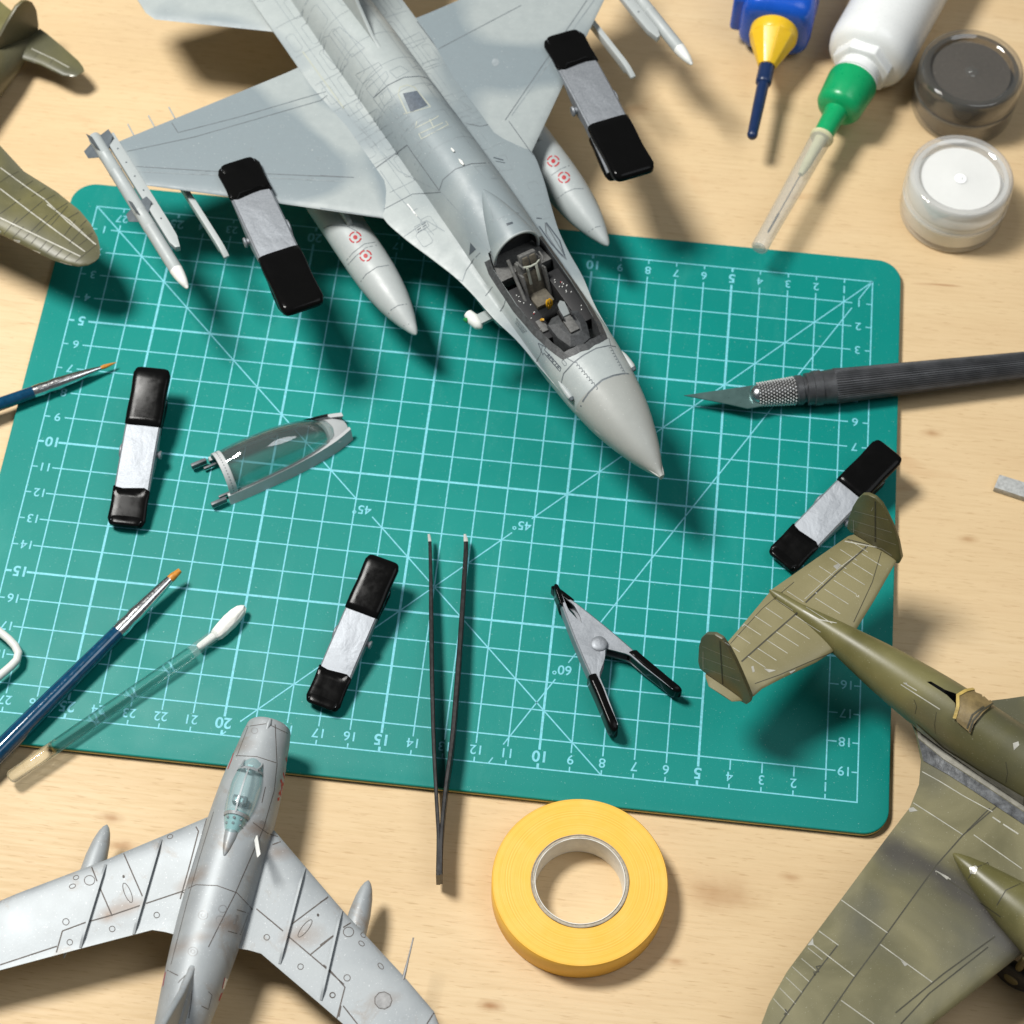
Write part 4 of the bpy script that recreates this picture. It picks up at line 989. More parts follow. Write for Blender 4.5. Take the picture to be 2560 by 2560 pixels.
for sg in (1, -1):
    def q(u, v): return gw(u, sg * v, 1.52 - .035 * v)
    st = [(q(-2.9, .55), q(-7.05, .55), .42), (q(-3.42, 1.25), q(-7.0, 1.25), .36), (q(-3.72, 1.65), q(-7.02, 1.65), .33), (q(-5.25, 3.7), q(-8.08, 3.7), .26), (q(-6.76, 5.9), q(-9.24, 5.9), .2), (q(-7.55, 6.95), q(-9.82, 6.95), .15), (q(-7.95, 7.22), q(-9.9, 7.22), .10), (q(-8.6, 7.36), q(-9.75, 7.36), .04)]
    wg_ = mk('wing', *wing(st, 15), M['silver'], MIG, smooth=50); gwings.append(wg_)
    mk('drop_tank', *rev(gw(-3.95, sg * 4.08, .86), gw(-8.2, sg * 4.08, .80), [(0, .02), (.02, .10), (.06, .18), (.13, .26), (.25, .33), (.4, .35), (.6, .31), (.8, .19), (1, .02)], 28), M['silver'], MIG, smooth=60)
    mk('tank_pylon', *boxat(gw(-6.2, sg * 4.08, 1.2), GF * .7, GR * .05, (0, 0, .18)), M['silver'], MIG)
    mk('tailplane', *wing([(gw(-10.6, sg * .1, 3.6), gw(-12.2, sg * .1, 3.6), .12), (gw(-12.2, sg * 2.4, 3.65), gw(-13.1, sg * 2.4, 3.65), .06)], 9), M['silver'], MIG, smooth=50)
    # nose-wheel sized feet keep the belly clear of the table
    mk('main_leg', *tube([gw(-5.6, sg * 1.9, 1.3), gw(-5.6, sg * 1.9, TZ + .3)], .07, 8), M['silver'], MIG, smooth=50)
    mk('main_wheel', *rev(gw(-5.6, sg * 1.9 - .1, TZ + .36), gw(-5.6, sg * 1.9 + .1, TZ + .36), [(0, .26), (.2, .34), (.8, .34), (1, .26)], 20), M['black_mat'], MIG, smooth=50)
mk('nose_leg', *tube([gw(-1.5, 0, .9), gw(-1.4, 0, TZ + .3)], .06, 8), M['silver'], MIG, smooth=50)
mk('nose_wheel', *rev(gw(-1.4, -.09, TZ + .3), gw(-1.4, .09, TZ + .3), [(0, .2), (.2, .28), (.8, .28), (1, .2)], 18), M['black_mat'], MIG, smooth=50)
P = [(-7.9, 2.44), (-8.35, 2.56), (-9.0, 2.95), (-11.2, 5.0), (-12.6, 5.0), (-12.0, 2.1), (-8.6, 2.1)]
rings = []
for k, th in ((-1, .0), (-.6, .11), (0, .15), (.6, .11), (1, .0)): pass
v, f = slab([gw(u, -.10, z) for u, z in P], GR * .20); mk('tail_fin', v, f, M['silver'], MIG, bevel=.085, bseg=3)
fr = [(-7.75, .03, 2.36, .05), (-8.1, .12, 2.34, .15), (-8.6, .20, 2.30, .25), (-9.4, .26, 2.2, .35), (-11, .26, 2.0, .45)]
mk('fin_fillet', *loft([[gw(u, a * math.cos(t_), z + h * math.sin(t_)) for t_ in np.linspace(0, math.pi, 13)] for u, a, z, h in fr], closed=False), M['silver'], MIG, smooth=60)
# canopy: plinth, glass hood, frames, seat, rear fairing
cb = [(-1.42, .16, 2.30, .10), (-1.62, .33, 2.34, .22), (-2.0, .43, 2.36, .44), (-2.5, .485, 2.38, .58), (-3.0, .475, 2.38, .60), (-3.45, .42, 2.38, .52), (-3.85, .31, 2.40, .38), (-4.1, .22, 2.42, .27)]
uu = np.linspace(-1.42, -4.1, 26); cq = crom(cb, uu)
def harc(u, a, z, h, g_=1.0, n=21): return [gw(u, a * g_ * math.cos(t_), z - .12 + (h + .12) * g_ * math.sin(t_)) for t_ in np.linspace(0, math.pi, n)]
mk('cockpit_floor', *slab([gw(u, .9 * a, 2.44) for u, a, *_ in cb] + [gw(u, -.9 * a, 2.44) for u, a, *_ in cb[::-1]], (0, 0, -.2)), M['silver_soft'], MIG)
hood = mk('canopy_glass', *loft([harc(u, *q) for u, q in zip(uu, cq)], closed=False), M['aqua_glass'], MIG, smooth=60)
mk('rear_glass_block', *loft([harc(u, *q, g_=.93) for u, q in zip(uu[18:], cq[18:])], closed=False), M['aqua_part'], hood, smooth=60)
for k in range(9):
    u_, v_ = -3.45 - .30 * (k // 3) / 2, -.2 + .2 * (k % 3); i = int(np.argmin(abs(uu - u_))); a, z, h = cq[i]
    p = gw(u_, v_, z - .12 + (h + .12) * .94 * math.sqrt(max(.05, 1 - (v_ / a) ** 2))); mk('rivet_dot', *rev(p, p + np.array([0, 0, .03]), [(0, .045), (1, .04)], 8), M['dark_fin'], hood)
def hoop(i, wd): return [harc(u, *crom(cb, [u])[0], g_=1.02) for u in np.linspace(uu[i] - wd / 2, uu[i] + wd / 2, 4)]
for i in (5, 19): mk('canopy_frame', *loft(hoop(i, .10), closed=False), M['silver'], hood, smooth=60)
top = [gw(u, 0, z - .12 + (h + .12) * 1.02 + .01) for u, (a, z, h) in zip(uu, cq)]
mk('canopy_spine', *ribbon([(p, np.array([0, 0, 1.])) for p in top[5:20]], .05, .004), M['silver'], hood)
for sg in (1, -1):
    ed = [gw(u, sg * (a * 1.03 + .015), z - .08) for u, (a, z, h) in zip(uu, cq)]
    mk('canopy_rail', *tube(ed, .04, 8), M['silver'], hood, smooth=60)
    fs = [gw(u, sg * a * w_, z + h * w2) for (u, (a, z, h)), w_, w2 in zip(zip(uu[:6], cq[:6]), np.linspace(1, .55, 6), np.linspace(.1, .86, 6))]
    mk('windscreen_frame', *tube(fs, .035, 8), M['silver'], hood, smooth=60)
mk('pilot_seat', *boxat(gw(-3.0, 0, 2.58), GF * .12, GR * .22, (0, 0, .26)), M['dark_fin'], MIG, bevel=.05)
mk('seat_headrest', *boxat(gw(-3.06, 0, 2.84), GF * .07, GR * .12, (0, 0, .08)), M['aqua_part'], MIG, bevel=.03)
mk('gunsight', *boxat(gw(-1.95, 0, 2.62), GF * .12, GR * .08, (0, 0, .1)), M['aqua_part'], MIG, bevel=.02)
mk('canopy_tail_cone', *rev(gw(-3.95, 0, 2.50), gw(-4.75, 0, 2.60), [(0, .22), (.3, .19), (.7, .12), (.95, .05), (1, .01)], 18), M['silver'], MIG, smooth=60)
mk('blade_antenna', *slab([gw(-3.85, .70, 2.38), gw(-4.0, .68, 2.38), gw(-4.72, 1.02, 3.0), gw(-4.62, 1.06, 3.0)], GF * .03 + GR * .03), M['white_paint'], MIG, bevel=.01)
mk('nose_gun_camera', *rev(gw(-.05, .08, 2.22), gw(-.5, .08, 2.26), [(0, .05), (.4, .09), (1, .02)], 12), M['silver'], MIG, smooth=60)
mk('pitot_probe', *tube([gw(-6.85, 5.86, 1.33), gw(-6.55, 5.86, 1.33), gw(-6.2, 5.86, 1.33), gw(-5.55, 5.86, 1.36)], [.05, .045, .028, .022], 10), M['silver_soft'], gwings[0], smooth=60)
# wing fences
tgw = bvh(*gwings)
def fence(parent, a_, b_, n=24):
    V, Fc = [], []; hs = []
    for k in np.linspace(0, 1, n):
        h = hit(tgw, a_[0] + (b_[0] - a_[0]) * k, a_[1] + (b_[1] - a_[1]) * k)
        if h is not None: hs.append(h[0])
    rings = []
    for i, p in enumerate(hs):
        e = min(i, len(hs) - 1 - i); hh = .03 + .10 * min(1, e / 2.5)
        d = GR * .034; rings.append([p - d - (0, 0, .05), p + d - (0, 0, .05), p + d + (0, 0, hh), p - d + (0, 0, hh)])
    mk('wing_fence', *loft(rings), M['silver'], parent, smooth=40)
for q in ([(906, 895), (750, 1430)], [(595, 1035), (445, 1525)]): fence(gwings[1], *z31(q))
for q in ([(1712, 1055), (1570, 1595)], [(1918, 1295), (1802, 1800)]): fence(gwings[0], *z31(q))
tg = bvh(gf, *gwings)
def gl(pts, parent, wd=.038, mat='silver_line', **k): drape('panel_line', tg, pts, wd, M[mat], parent, **k)
L_, R_ = gwings[1], gwings[0]
for q in ([(695, 975), (745, 1090), (800, 1215)], [(515, 1050), (545, 1130)], [(560, 1165), (630, 1325)], [(820, 1255), (1020, 1188)], [(350, 1410), (470, 1365), (630, 1320), (800, 1262)], [(350, 1410), (300, 1590)], [(300, 1590), (560, 1500), (870, 1412)],
          [(0, 1600), (320, 1495)], [(1085, 798), (1115, 850), (1060, 1060), (1020, 1200), (1012, 1230)]): gl(z31(q), L_)
for q in ([(1440, 1285), (1590, 1410)], [(1640, 1370), (1860, 1205)], [(1740, 1545), (1870, 1440)], [(1620, 1440), (1820, 1610), (1932, 1710)], [(1530, 925), (1600, 900)], [(1915, 1830), (1895, 1932)]): gl(z31(q), R_)
for q in ([(0, 1490), (75, 1435)], [(0, 1250), (60, 1212)], [(130, 1390), (195, 1350)], [(20, 1600), (65, 1640), (140, 1725), (95, 1900)], [(600, 1932), (640, 1870)], [(0, 1830), (100, 1932)], [(130, 1830), (210, 1932)]): gl(z32(q), R_)
for cx, cy, a, b, g_, p in ((955, 880, 7, 5, -20, L_), (427, 1110, 7, 5, -20, L_), (407, 1158, 8, 5, -20, L_), (503, 1125, 13, 12, 0, L_), (370, 1358, 8, 8, 0, L_), (880, 1320, 7, 7, 0, L_), (630, 1398, 7, 7, 0, L_), (392, 1473, 7, 7, 0, L_), (717, 1195, 26, 8, 68, L_), (1498, 1445, 7, 7, 0, R_), (1688, 1610, 7, 7, 0, R_), (1868, 1770, 6, 6, 0, R_), (1713, 1395, 27, 8, -52, R_)):
    gl(ell(*z31([(cx, cy)])[0], a, b, g_), p, .022, closed=True, step=4)
for cx, cy, a, b, g_ in ((160, 1415, 13, 12, 0), (243, 1433, 7, 5, 40), (233, 1480, 8, 5, 40), (341, 1607, 9, 5, 50), (152, 1673, 8, 8, 0), (70, 1770, 7, 7, 0), (355, 1800, 22, 22, 0)):
    gl(ell(*z32([(cx, cy)])[0], a, b, g_, 9 if a == 22 else 20), R_, .022, closed=True, step=4)
patch('access_disc', tg, ell(*z32([(355, 1800)])[0], 20, 20, 0, 9), M['silver_soft'], R_)
for cx, cy in ((694, 1104), (1786, 1320)): patch('port_hole', tg, ell(*z31([(cx, cy)])[0], 3, 4), M['silver_line'], gf)
for q in ([(1385, 262), (1500, 245), (1615, 300)], [(1325, 425), (1440, 430), (1550, 465)], [(1395, 260), (1330, 430)], [(1545, 250), (1555, 470), (1540, 620), (1480, 830), (1320, 1200), (1170, 1500)], [(1020, 1188), (1100, 1150), (1220, 1155), (1330, 1195), (1420, 1290)],
          [(1160, 780), (1060, 1120)], [(1420, 800), (1500, 860), (1560, 880)], [(1470, 690), (1490, 600)], [(1200, 740), (1120, 1000), (1050, 1250), (960, 1600)], [(1330, 1290), (1395, 1310), (1350, 1430), (1280, 1410)], [(940, 1630), (1000, 1660)], [(1170, 1750), (1190, 1770), (1170, 1850), (1130, 1830)],
          [(1000, 1700), (1040, 1660), (1085, 1640), (1075, 1800), (1060, 1900)]): gl(z31(q), gf, .024)
for cx, cy, r in ((1140, 1320, 12), (1140, 1320, 5), (1250, 1285, 10), (1235, 1345, 10), (1083, 1525, 12), (1083, 1525, 5), (1430, 285, 8), (1470, 800, 4)): gl(ell(*z31([(cx, cy)])[0], r, r * .9), gf, .02, 'silver_soft', closed=True, step=4)
for q, k in (([(1325, 1320), (1338, 1318), (1320, 1370), (1308, 1372)], 0),): patch('panel_handle', tg, z31(q), M['silver_soft'], gf)
# red numbers on the flank, square insignia at the rear
for q in ([(1605, 435), (1613, 470), (1605, 505), (1590, 500)], [(1590, 520), (1600, 560), (1588, 590), (1575, 560)], [(1580, 585), (1585, 625), (1565, 640)], [(1572, 620), (1580, 660), (1558, 672)]):
    gl(z31(q), gf, .10, 'red_decal', step=4)
for q in ([(1262, 1672), (1282, 1680), (1268, 1740), (1248, 1732)],): patch('insignia', tg, z31(q), M['white_paint'], gf)
gl(z31([(1262, 1672), (1282, 1680), (1268, 1740), (1248, 1732), (1262, 1672)]), gf, .05, 'red_decal', eps=.011)
patch('insignia_red', tg, z31([(1240, 1760), (1262, 1750), (1250, 1808), (1226, 1800)]), M['red_decal'], gf)
gl(z31([(930, 1640), (915, 1720)]), gf, .06, 'red_decal'); gl(z31([(1318, 390), (1300, 450), (1280, 500)]), gf, .06, 'red_decal')

# ------------------------------------------------------------------ olive twin-tailed bomber model
def mat_olive(name, a, b, dark, chips=.6, sc_=30, soot=()):
    m = NT(name)
    n = m.noise(sc_, 4, .55, None, .6); c = m.ramp(n, [(.38, a), (.60, b)])
    d = m.noise(sc_ * .7, 3, .5, m.mapp((1, 1, 1), (0, 0, .5), (.5, .5, 0)), .5); c = m.mix(m.ramp(d, [(.48, 0), (.66, .8)]), c, dark)
    for p_, an_, rx_, ry_, k_ in soot: c = stain(m, c, p_, an_, rx_, ry_, k_, (.040, .036, .036), .5)
    s1 = m.noise(2600, 2, .55); c = m.mix(m.ramp(s1, [(.68, 0), (.76, .45)]), c, (.55, .53, .42))
    s2 = m.noise(150, 5, .75, m.mapp((1, 1, 1), (0, 0, 0), (.1, .7, 0))); c = m.mix(m.ramp(s2, [(.72, 0), (.74, chips)]), c, (.66, .65, .60))
    m.col(c); m.set(rough=m.ramp(n, [(.3, .36), (.7, .46)]), spec=.5); m.bump(m.noise(1100, 3, .6), .08, .0002); return m.m
M['olive'] = mat_olive('olive_drab_paint', (.108, .100, .034), (.180, .165, .066), (.076, .076, .050))
M['olive_light'] = mat_olive('dusty_olive_paint', (.185, .163, .076), (.238, .210, .106), (.150, .138, .064))
M['olive_dark'] = mat_olive('dark_olive_paint', (.105, .088, .032), (.145, .120, .046), (.07, .070, .045))
M['olive_line'] = plain('olive_recess', (.045, .042, .025), .6, var=.3)
M['chip'] = plain('bare_chip', (.43, .42, .37), .35, .3, var=.2)
M['scratch'] = plain('worn_edge', (.42, .41, .35), .45, var=.25)
M['crumple'] = plain('crumpled_foil', (.11, .115, .12), .36, .3, var=.7, vs=330, bump=1.0, bs=330)
M['fillet_grey'] = plain('rubbed_fillet', (.27, .26, .22), .42, .1, var=.3)
M['chip_gold'] = plain('raw_torn_edge', (.50, .36, .10), .5, var=.3)
M['torn'] = plain('torn_brown_panel', (.20, .145, .06), .5, var=.4, vs=200, bump=.5, bs=300)
def vplane(x, y, p0, p1):
    """point on the upright plane through p0 and p1"""
    d = ray(x, y); n_ = np.cross(np.array(p1) - np.array(p0), (0, 0, 1.)); t_ = ((np.array(p0) - CAM) @ n_) / (d @ n_); return CAM + d * t_
TLZ = 3.0
_bb = at(2500, 1860, TZ); _ba = math.atan2(*(at(2560, 1904, 2) - at(1924, 1476, 2))[1::-1])
M['olive_wing'] = mat_olive('sooty_olive_paint', (.125, .115, .055), (.215, .195, .100), (.085, .085, .065), soot=[((at(x, y, 2.3) - _bb)[:2] * S, _ba, rx, ry, k) for x, y, rx, ry, k in ((2330, 2170, .034, .006, .75), (2480, 2290, .030, .0075, .8), (2230, 2125, .014, .006, .6), (2540, 2370, .016, .010, .7))])
BB = thing('twin_tail_bomber_model', at(2500, 1860, TZ), 'olive bomber model with twin tail fins reaching over the right side of the mat', 'model plane')
ba, bb_ = at(1924, 1476, TLZ + .05), at(2560, 1904, 3.05); BA = (bb_ - ba) / np.linalg.norm(bb_ - ba); BS = np.cross(BA, (0, 0, 1.)); BS /= np.linalg.norm(BS)
def bw(x, s_, z): return ba * (1, 1, 0) + np.array([BA[0], BA[1], 0]) * x + np.array([BS[0], BS[1], 0]) * s_ + np.array([0, 0, z])
tb = [(0, .03, .06, 3.05), (.15, .10, .11, 3.05), (1.0, .20, .22, 3.05), (2.0, .37, .42, 3.03), (3.0, .53, .62, 3.0), (4.5, .74, .88, 2.95), (6, .88, 1.05, 2.9), (8, .95, 1.12, 2.87), (11, .97, 1.15, 2.85), (16, .92, 1.1, 2.85)]
xs_ = np.concatenate([[0, .05, .15, .3], np.arange(.5, 16, .25)]); rw = crom(tb, xs_)
bfus = mk('fuselage', *loft([[bw(x, a * math.cos(t_), z + b * math.sin(t_)) for t_ in np.arange(40) / 40 * 2 * math.pi] for x, (a, b, z) in zip(xs_, rw)]), [M['olive'], M['cockpit']], BB, smooth=40)
bfull = bvh(bfus)
# torn opening in the back
op = z33([(1385, 10), (1410, 8), (1490, 55), (1560, 80), (1600, 70), (1690, 100), (1740, 150), (1680, 210), (1630, 300), (1550, 215), (1545, 130), (1500, 85)])
op3 = [hit(bfull, *p_)[0] for p_ in op if hit(bfull, *p_) is not None]
cxy = np.mean([p_[:2] for p_ in op3], 0)
boolean_cut(bfus, *prism([p_ for p_ in op3], 3.1, 7.0), 1)
v = [];
co_pts = z33([(1555, 95), (1600, 72), (1640, 66), (1690, 85), (1755, 145), (1700, 190), (1650, 250), (1635, 298), (1560, 235), (1550, 215), (1560, 150)])
patch('torn_panel', bfull, co_pts, M['torn'], bfus, eps=.09, n=8)
drape('torn_edge', bfull, z33([(1545, 215), (1560, 150), (1555, 95), (1600, 72), (1640, 66), (1690, 85)]), .10, M['chip_gold'], bfus, eps=.12)
for q in ([(1630, 290), (1645, 230), (1690, 180), (1750, 145)], [(1615, 270), (1640, 200), (1700, 160)]): drape('cut_line', bfull, z33(q), .05, M['olive_line'], bfus, eps=.11)
# tailplane and fins
def st(te, le, th, z0=TLZ, z1=TLZ): return (at(*le, z0), at(*te, z1), th)
ts = [st((2143, 1334), (2246, 1396), .10), st((2120, 1341), (2236, 1412), .16), st((2030, 1404), (2186, 1500), .24), st((1930, 1474), (2122, 1604), .30), st((1880, 1534), (2040, 1656), .27), st((1818, 1607), (1953, 1697), .22), st((1790, 1642), (1905, 1722), .18), st((1768, 1668), (1885, 1740), .15), st((1763, 1690), (1862, 1752), .12), st((1772, 1716), (1830, 1754), .06)]
btail = mk('tailplane', *wing(ts, 15), M['olive_light'], BB, smooth=50)
def upfin(name, outline, p0, p1, th, mat, parent):
    P = [vplane(x, y, p0, p1) for x, y in outline]; n_ = np.cross(np.array(p1) - np.array(p0), (0, 0, 1.)); n_ /= np.linalg.norm(n_)
    return mk(name, *slab([p_ - n_ * th / 2 for p_ in P], n_ * th), mat, parent, bevel=min(.03, th * .4))
fo = [(2158, 1234), (2145, 1246), (2134, 1264), (2124, 1292), (2120, 1317), (2128, 1328), (2138, 1332), (2190, 1364), (2236, 1392), (2236, 1402), (2250, 1406), (2256, 1393), (2248, 1352), (2236, 1318), (2222, 1288), (2206, 1258), (2190, 1242), (2172, 1234)]
finr = upfin('tail_fin', fo, at(2128, 1328, TLZ), at(2250, 1404, TLZ), .13, M['olive'], BB)
fo = [(1767, 1582), (1756, 1592), (1750, 1612), (1748, 1651), (1752, 1668), (1764, 1678), (1811, 1710), (1851, 1738), (1853, 1749), (1869, 1758), (1878, 1752), (1880, 1742), (1872, 1720), (1856, 1682), (1842, 1651), (1826, 1620), (1808, 1594), (1789, 1583)]
finl = upfin('tail_fin', fo, at(1756, 1674, TLZ), at(1872, 1757, TLZ), .13, M['olive'], BB)
# wing, nacelle, wheel
def wst(te, le, th, z): return (at(*le, z), at(*te, z), th)
ws = [wst((2400, 1800), (2980, 2180), 1.0, 2.15), wst((2262, 1760), (2860, 2170), .85, 2.13), wst((2292, 1842), (2815, 2190), .80, 2.11), wst((2303, 1900), (2772, 2213), .74, 2.09), wst((2298, 1960), (2725, 2250), .70, 2.08), wst((2274, 2020), (2677, 2288), .66, 2.07), wst((2212, 2101), (2592, 2355), .58, 2.05), wst((2100, 2252), (2437, 2477), .48, 2.05), wst((2043, 2328), (2359, 2539), .42, 2.05), wst((1967, 2430), (2254, 2621), .34, 2.05), wst((1922, 2510), (2178, 2681), .28, 2.05), wst((1896, 2580), (2102, 2731), .2, 2.05), wst((1890, 2660), (1990, 2735), .08, 2.05)]
bwing = mk('wing', *wing(ws, 17), M['olive_wing'], BB, smooth=50)
v, f = wing([(at(x + 573 * k, y + 382 * k, 2.2), at(x, y, 2.2), th) for x, y, k, th in ((2400, 1830, .9, .9), (2440, 1786, .88, .85), (2479, 1753, .86, .8), (2520, 1748, .82, .75), (2560, 1742, .78, .7), (2680, 1700, .7, .55), (2900, 1560, .55, .35))], 13)
mk('wing', v, f, M['olive'], BB, smooth=50)
n0 = at(2383, 2134, 2.55); nd = np.array([BA[0], BA[1], -.02]); nd /= np.linalg.norm(nd); nd2 = np.array([nd[0] * .98 + nd[1] * .0, nd[1], 0])
nprof = [(0, .03), (.02, .12), (.06, .24), (.13, .40), (.22, .56), (.34, .76), (.5, .92), (.7, 1.0), (1, 1.02)]
nac = mk('engine_nacelle', *rev(n0 + nd * 0, n0 + nd * 6.5 + np.array([-.25, -.55, -.2]), nprof, 36), M['olive'], BB, smooth=50)
wc = at(2536, 2436, .35); wcs = np.array([BS[0], BS[1], 0])
wh = mk('main_wheel', *rev(wc - wcs * .2, wc + wcs * .2, [(0, .45), (.12, .60), (.35, .66), (.65, .66), (.88, .60), (1, .45)], 28), M['black_mat'], BB, smooth=50)
mk('wheel_hub', *rev(wc - wcs * .24, wc + wcs * .24, [(0, .2), (.2, .3), (.8, .3), (1, .2)], 18), M['olive_dark'], wh, smooth=50)
mk('gear_leg', *tube([wc + (0, 0, .0), wc + (0, 0, 1.6)], .12, 10), M['olive_dark'], BB, smooth=50)
fu = bw(12, 0, 1.7); mk('nose_support_leg', *tube([fu + (0, 0, .3), (fu[0], fu[1], TZ)], .12, 10), M['olive_dark'], BB)
tb_ = bvh(bfus, btail, bwing, nac, finr, finl)
def bl_(pts, parent, wd=.03, mat='olive_line', **k): drape('panel_line', tb_, pts, wd, M[mat], parent, **k)
# tailplane: hinge groove, edge line, rib lines
bl_(z23([(1060, 1150), (880, 1310), (705, 1475)]), btail, .05); bl_(z23([(660, 1530), (500, 1670), (330, 1820)]), btail, .05)
bl_(z23([(1050, 1160), (870, 1300), (700, 1455)]), btail, .02, 'scratch')
for i in range(13):
    k = i / 12; x0, y0 = 960 - 720 * k, 1130 + 560 * k
    if 4 < i < 6: continue
    bl_(z23([(x0, y0), (x0 + 95, y0 + 62)]), btail, .02, 'scratch')
for i in range(7):
    x0, y0 = 1020 - 52 * i, 1200 + 50 * i; bl_(z23([(x0, y0), (x0 + 110 + 6 * i, y0 + 68 + 4 * i)]), btail, .022, 'scratch')
for i in range(6):
    x0, y0 = 640 - 52 * i, 1545 + 46 * i; bl_(z23([(x0, y0), (x0 + 150 - 10 * i, y0 + 95 - 6 * i)]), btail, .022, 'scratch')
bl_(z23([(1130, 1190), (1080, 1360), (975, 1585)]), btail, .022); bl_(z23([(880, 1745), (720, 1810), (560, 1880), (420, 1930)]), btail, .022); bl_(z23([(640, 1360), (460, 1510), (270, 1720)]), btail, .02)
bl_(z23([(925, 1130), (1130, 1170), (1190, 1210)]), btail, .04, 'scratch'); bl_(z23([(940, 1120), (1060, 1150)]), btail, .035)
for q in ([(860, 1270), (890, 1255), (905, 1265), (880, 1290)], [(400, 1835), (412, 1830), (420, 1862), (408, 1868)], [(470, 1845), (540, 1855), (500, 1868)], [(340, 1605), (360, 1590), (365, 1600), (350, 1612)], [(612, 1865), (650, 1850), (625, 1875)], [(758, 1415), (772, 1420), (765, 1428)]): patch('paint_chip', tb_, z23(q), M['chip'], btail, n=2)
for fn, q in ((finr, [(1097, 885), (1097, 1135)]), (finl, [(225, 1690), (240, 1932)])): bl_(z23(q), fn, .05)
for fn, qs in ((finr, ([(980, 960), (1170, 1010)], [(960, 1010), (1190, 1080)], [(960, 1060), (1215, 1150)], [(975, 1010), (975, 1080)], [(1075, 960), (1085, 940)])), (finl, ([(125, 1720), (290, 1790)], [(120, 1780), (310, 1850)], [(130, 1840), (340, 1915)], [(130, 1750), (130, 1850)]))):
    for q in qs: bl_(z23(q), fn, .018, 'scratch')
# fuselage
for q in ([(1240, 25), (1460, 165)], [(1255, 15), (1330, 60)]): bl_(z33(q), bfus, .03, 'scratch')
for q in ([(1315, 110), (1330, 150), (1320, 190)], [(1440, 180), (1430, 250), (1435, 300)], [(1830, 460), (1840, 520), (1830, 580)]): bl_(z33(q), bfus, .02)
for q in ([(1870, 355), (1900, 345), (1905, 365), (1875, 395)], [(1255, 15), (1275, 15), (1280, 35)]): patch('paint_chip', tb_, z33(q), M['chip'], bfus, n=2)
bl_(z23([(690, 1520), (780, 1570), (880, 1590)]), bfus, .04, 'scratch')
# wing root foil strip and joint
patch('foil_strip', tb_, z33([(1335, 330), (1365, 455), (1500, 530), (1640, 620), (1932, 815), (1932, 745), (1700, 590), (1480, 450)]), M['crumple'], bwing, n=30, eps=.03)
patch('fillet_strip', tb_, z33([(1330, 245), (1335, 325), (1480, 445), (1700, 585), (1932, 740), (1932, 655), (1700, 520), (1480, 380)]), M['fillet_grey'], bwing, n=30, eps=.025)
for q in ([(1360, 515), (1460, 570), (1590, 650), (1755, 740)], [(1310, 690), (1420, 760), (1590, 870)], [(905, 1235), (1165, 1420)], [(780, 1410), (890, 1490)], [(1125, 1485), (1420, 1700)], [(1650, 870), (1920, 1060)], [(740, 1480), (980, 1665)], [(905, 1800), (1090, 1932)], [(1435, 1075), (1520, 1120)]): bl_(z33(q), bwing, .028, 'scratch')
for q in ([(1790, 700), (1590, 870), (1440, 1040), (1165, 1420), (980, 1670), (800, 1932)], [(1740, 720), (1610, 850)], [(885, 1490), (760, 1650), (610, 1860), (560, 1932)], [(1730, 1500), (1400, 1760), (1240, 1932)], [(1770, 1440), (1480, 1650), (1210, 1870)], [(1440, 1080), (1560, 1160), (1800, 1330)]): bl_(z33(q), bwing, .04)
for q in ([(790, 1605), (765, 1610), (780, 1640), (750, 1640), (760, 1660)], [(590, 1850), (600, 1865), (585, 1880)]): bl_(z33(q), bwing, .05)
for i in range(6): bl_(z33([(700 - 35 * i, 1490 + 60 * i), (800 - 38 * i, 1570 + 62 * i)]), bwing, .018, 'scratch')
for q in ([(1280, 720), (1310, 715), (1335, 735), (1290, 742)], [(700, 1490), (745, 1430), (750, 1490)], [(1240, 1575), (1280, 1598), (1262, 1608)], [(1430, 1065), (1510, 1108), (1500, 1122)], [(1625, 1055), (1660, 1042), (1672, 1055), (1660, 1090), (1630, 1085)]): patch('paint_chip', tb_, z33(q), M['chip'], bwing, n=2)
for q in ([(1755, 770), (1800, 800)], [(1815, 810), (1900, 865)]): bl_(z33(q), bwing, .045, 'scratch')
for q in ([(1620, 1115), (1650, 1060), (1730, 1025)], [(1780, 1265), (1830, 1180), (1932, 1135)]): bl_(z33(q), nac, .03)

# ------------------------------------------------------------------ olive propeller fighter model, mostly beyond the left edge
SP = thing('olive_fighter_model', at(-150, 300, TZ), 'olive fighter model reaching in from the left edge with rounded wing tip and tail', 'model plane')
zl = Z(0, 0, 2.543)
WZ2 = 2.8
sst = [((-420, 395), (-170, 215), .9), ((-260, 468), (-40, 322), .8), ((-120, 532), (60, 430), .66), ((0, 586), (142, 481), .52), ((79, 625), (200, 528), .42), ((130, 650), (228, 562), .34), ((165, 661), (244, 594), .26), ((195, 667), (250, 618), .18), ((220, 664), (250, 636), .10), ((236, 656), (247, 645), .04)]
swing = mk('wing', *wing([(at(*a_, WZ2 - .1 * max(0, -a_[0]) / 100), at(*b_, WZ2 - .1 * max(0, -a_[0]) / 100), th) for a_, b_, th in sst], 15), M['olive'], SP, smooth=50)
sa, sb = at(88, 92, .50), at(-420, 500, 1.7)
sfus = mk('fuselage', *rev(sa, sb, [(0, .04), (.02, .2), (.08, .42), (.2, .75), (.4, 1.15), (.6, 1.4), (.8, 1.45), (1, 1.2)], 32), M['olive_dark'], SP, smooth=60)
f0, f1 = at(8, 141, .85), at(92, 75, .75)
upfin('tail_fin', zl([(-10, 385), (20, 360), (235, 200), (238, 150), (225, 60), (200, 12), (170, 0), (140, 5), (100, 40), (40, 140), (-20, 250)]), f0, f1, .14, M['olive_dark'], SP)
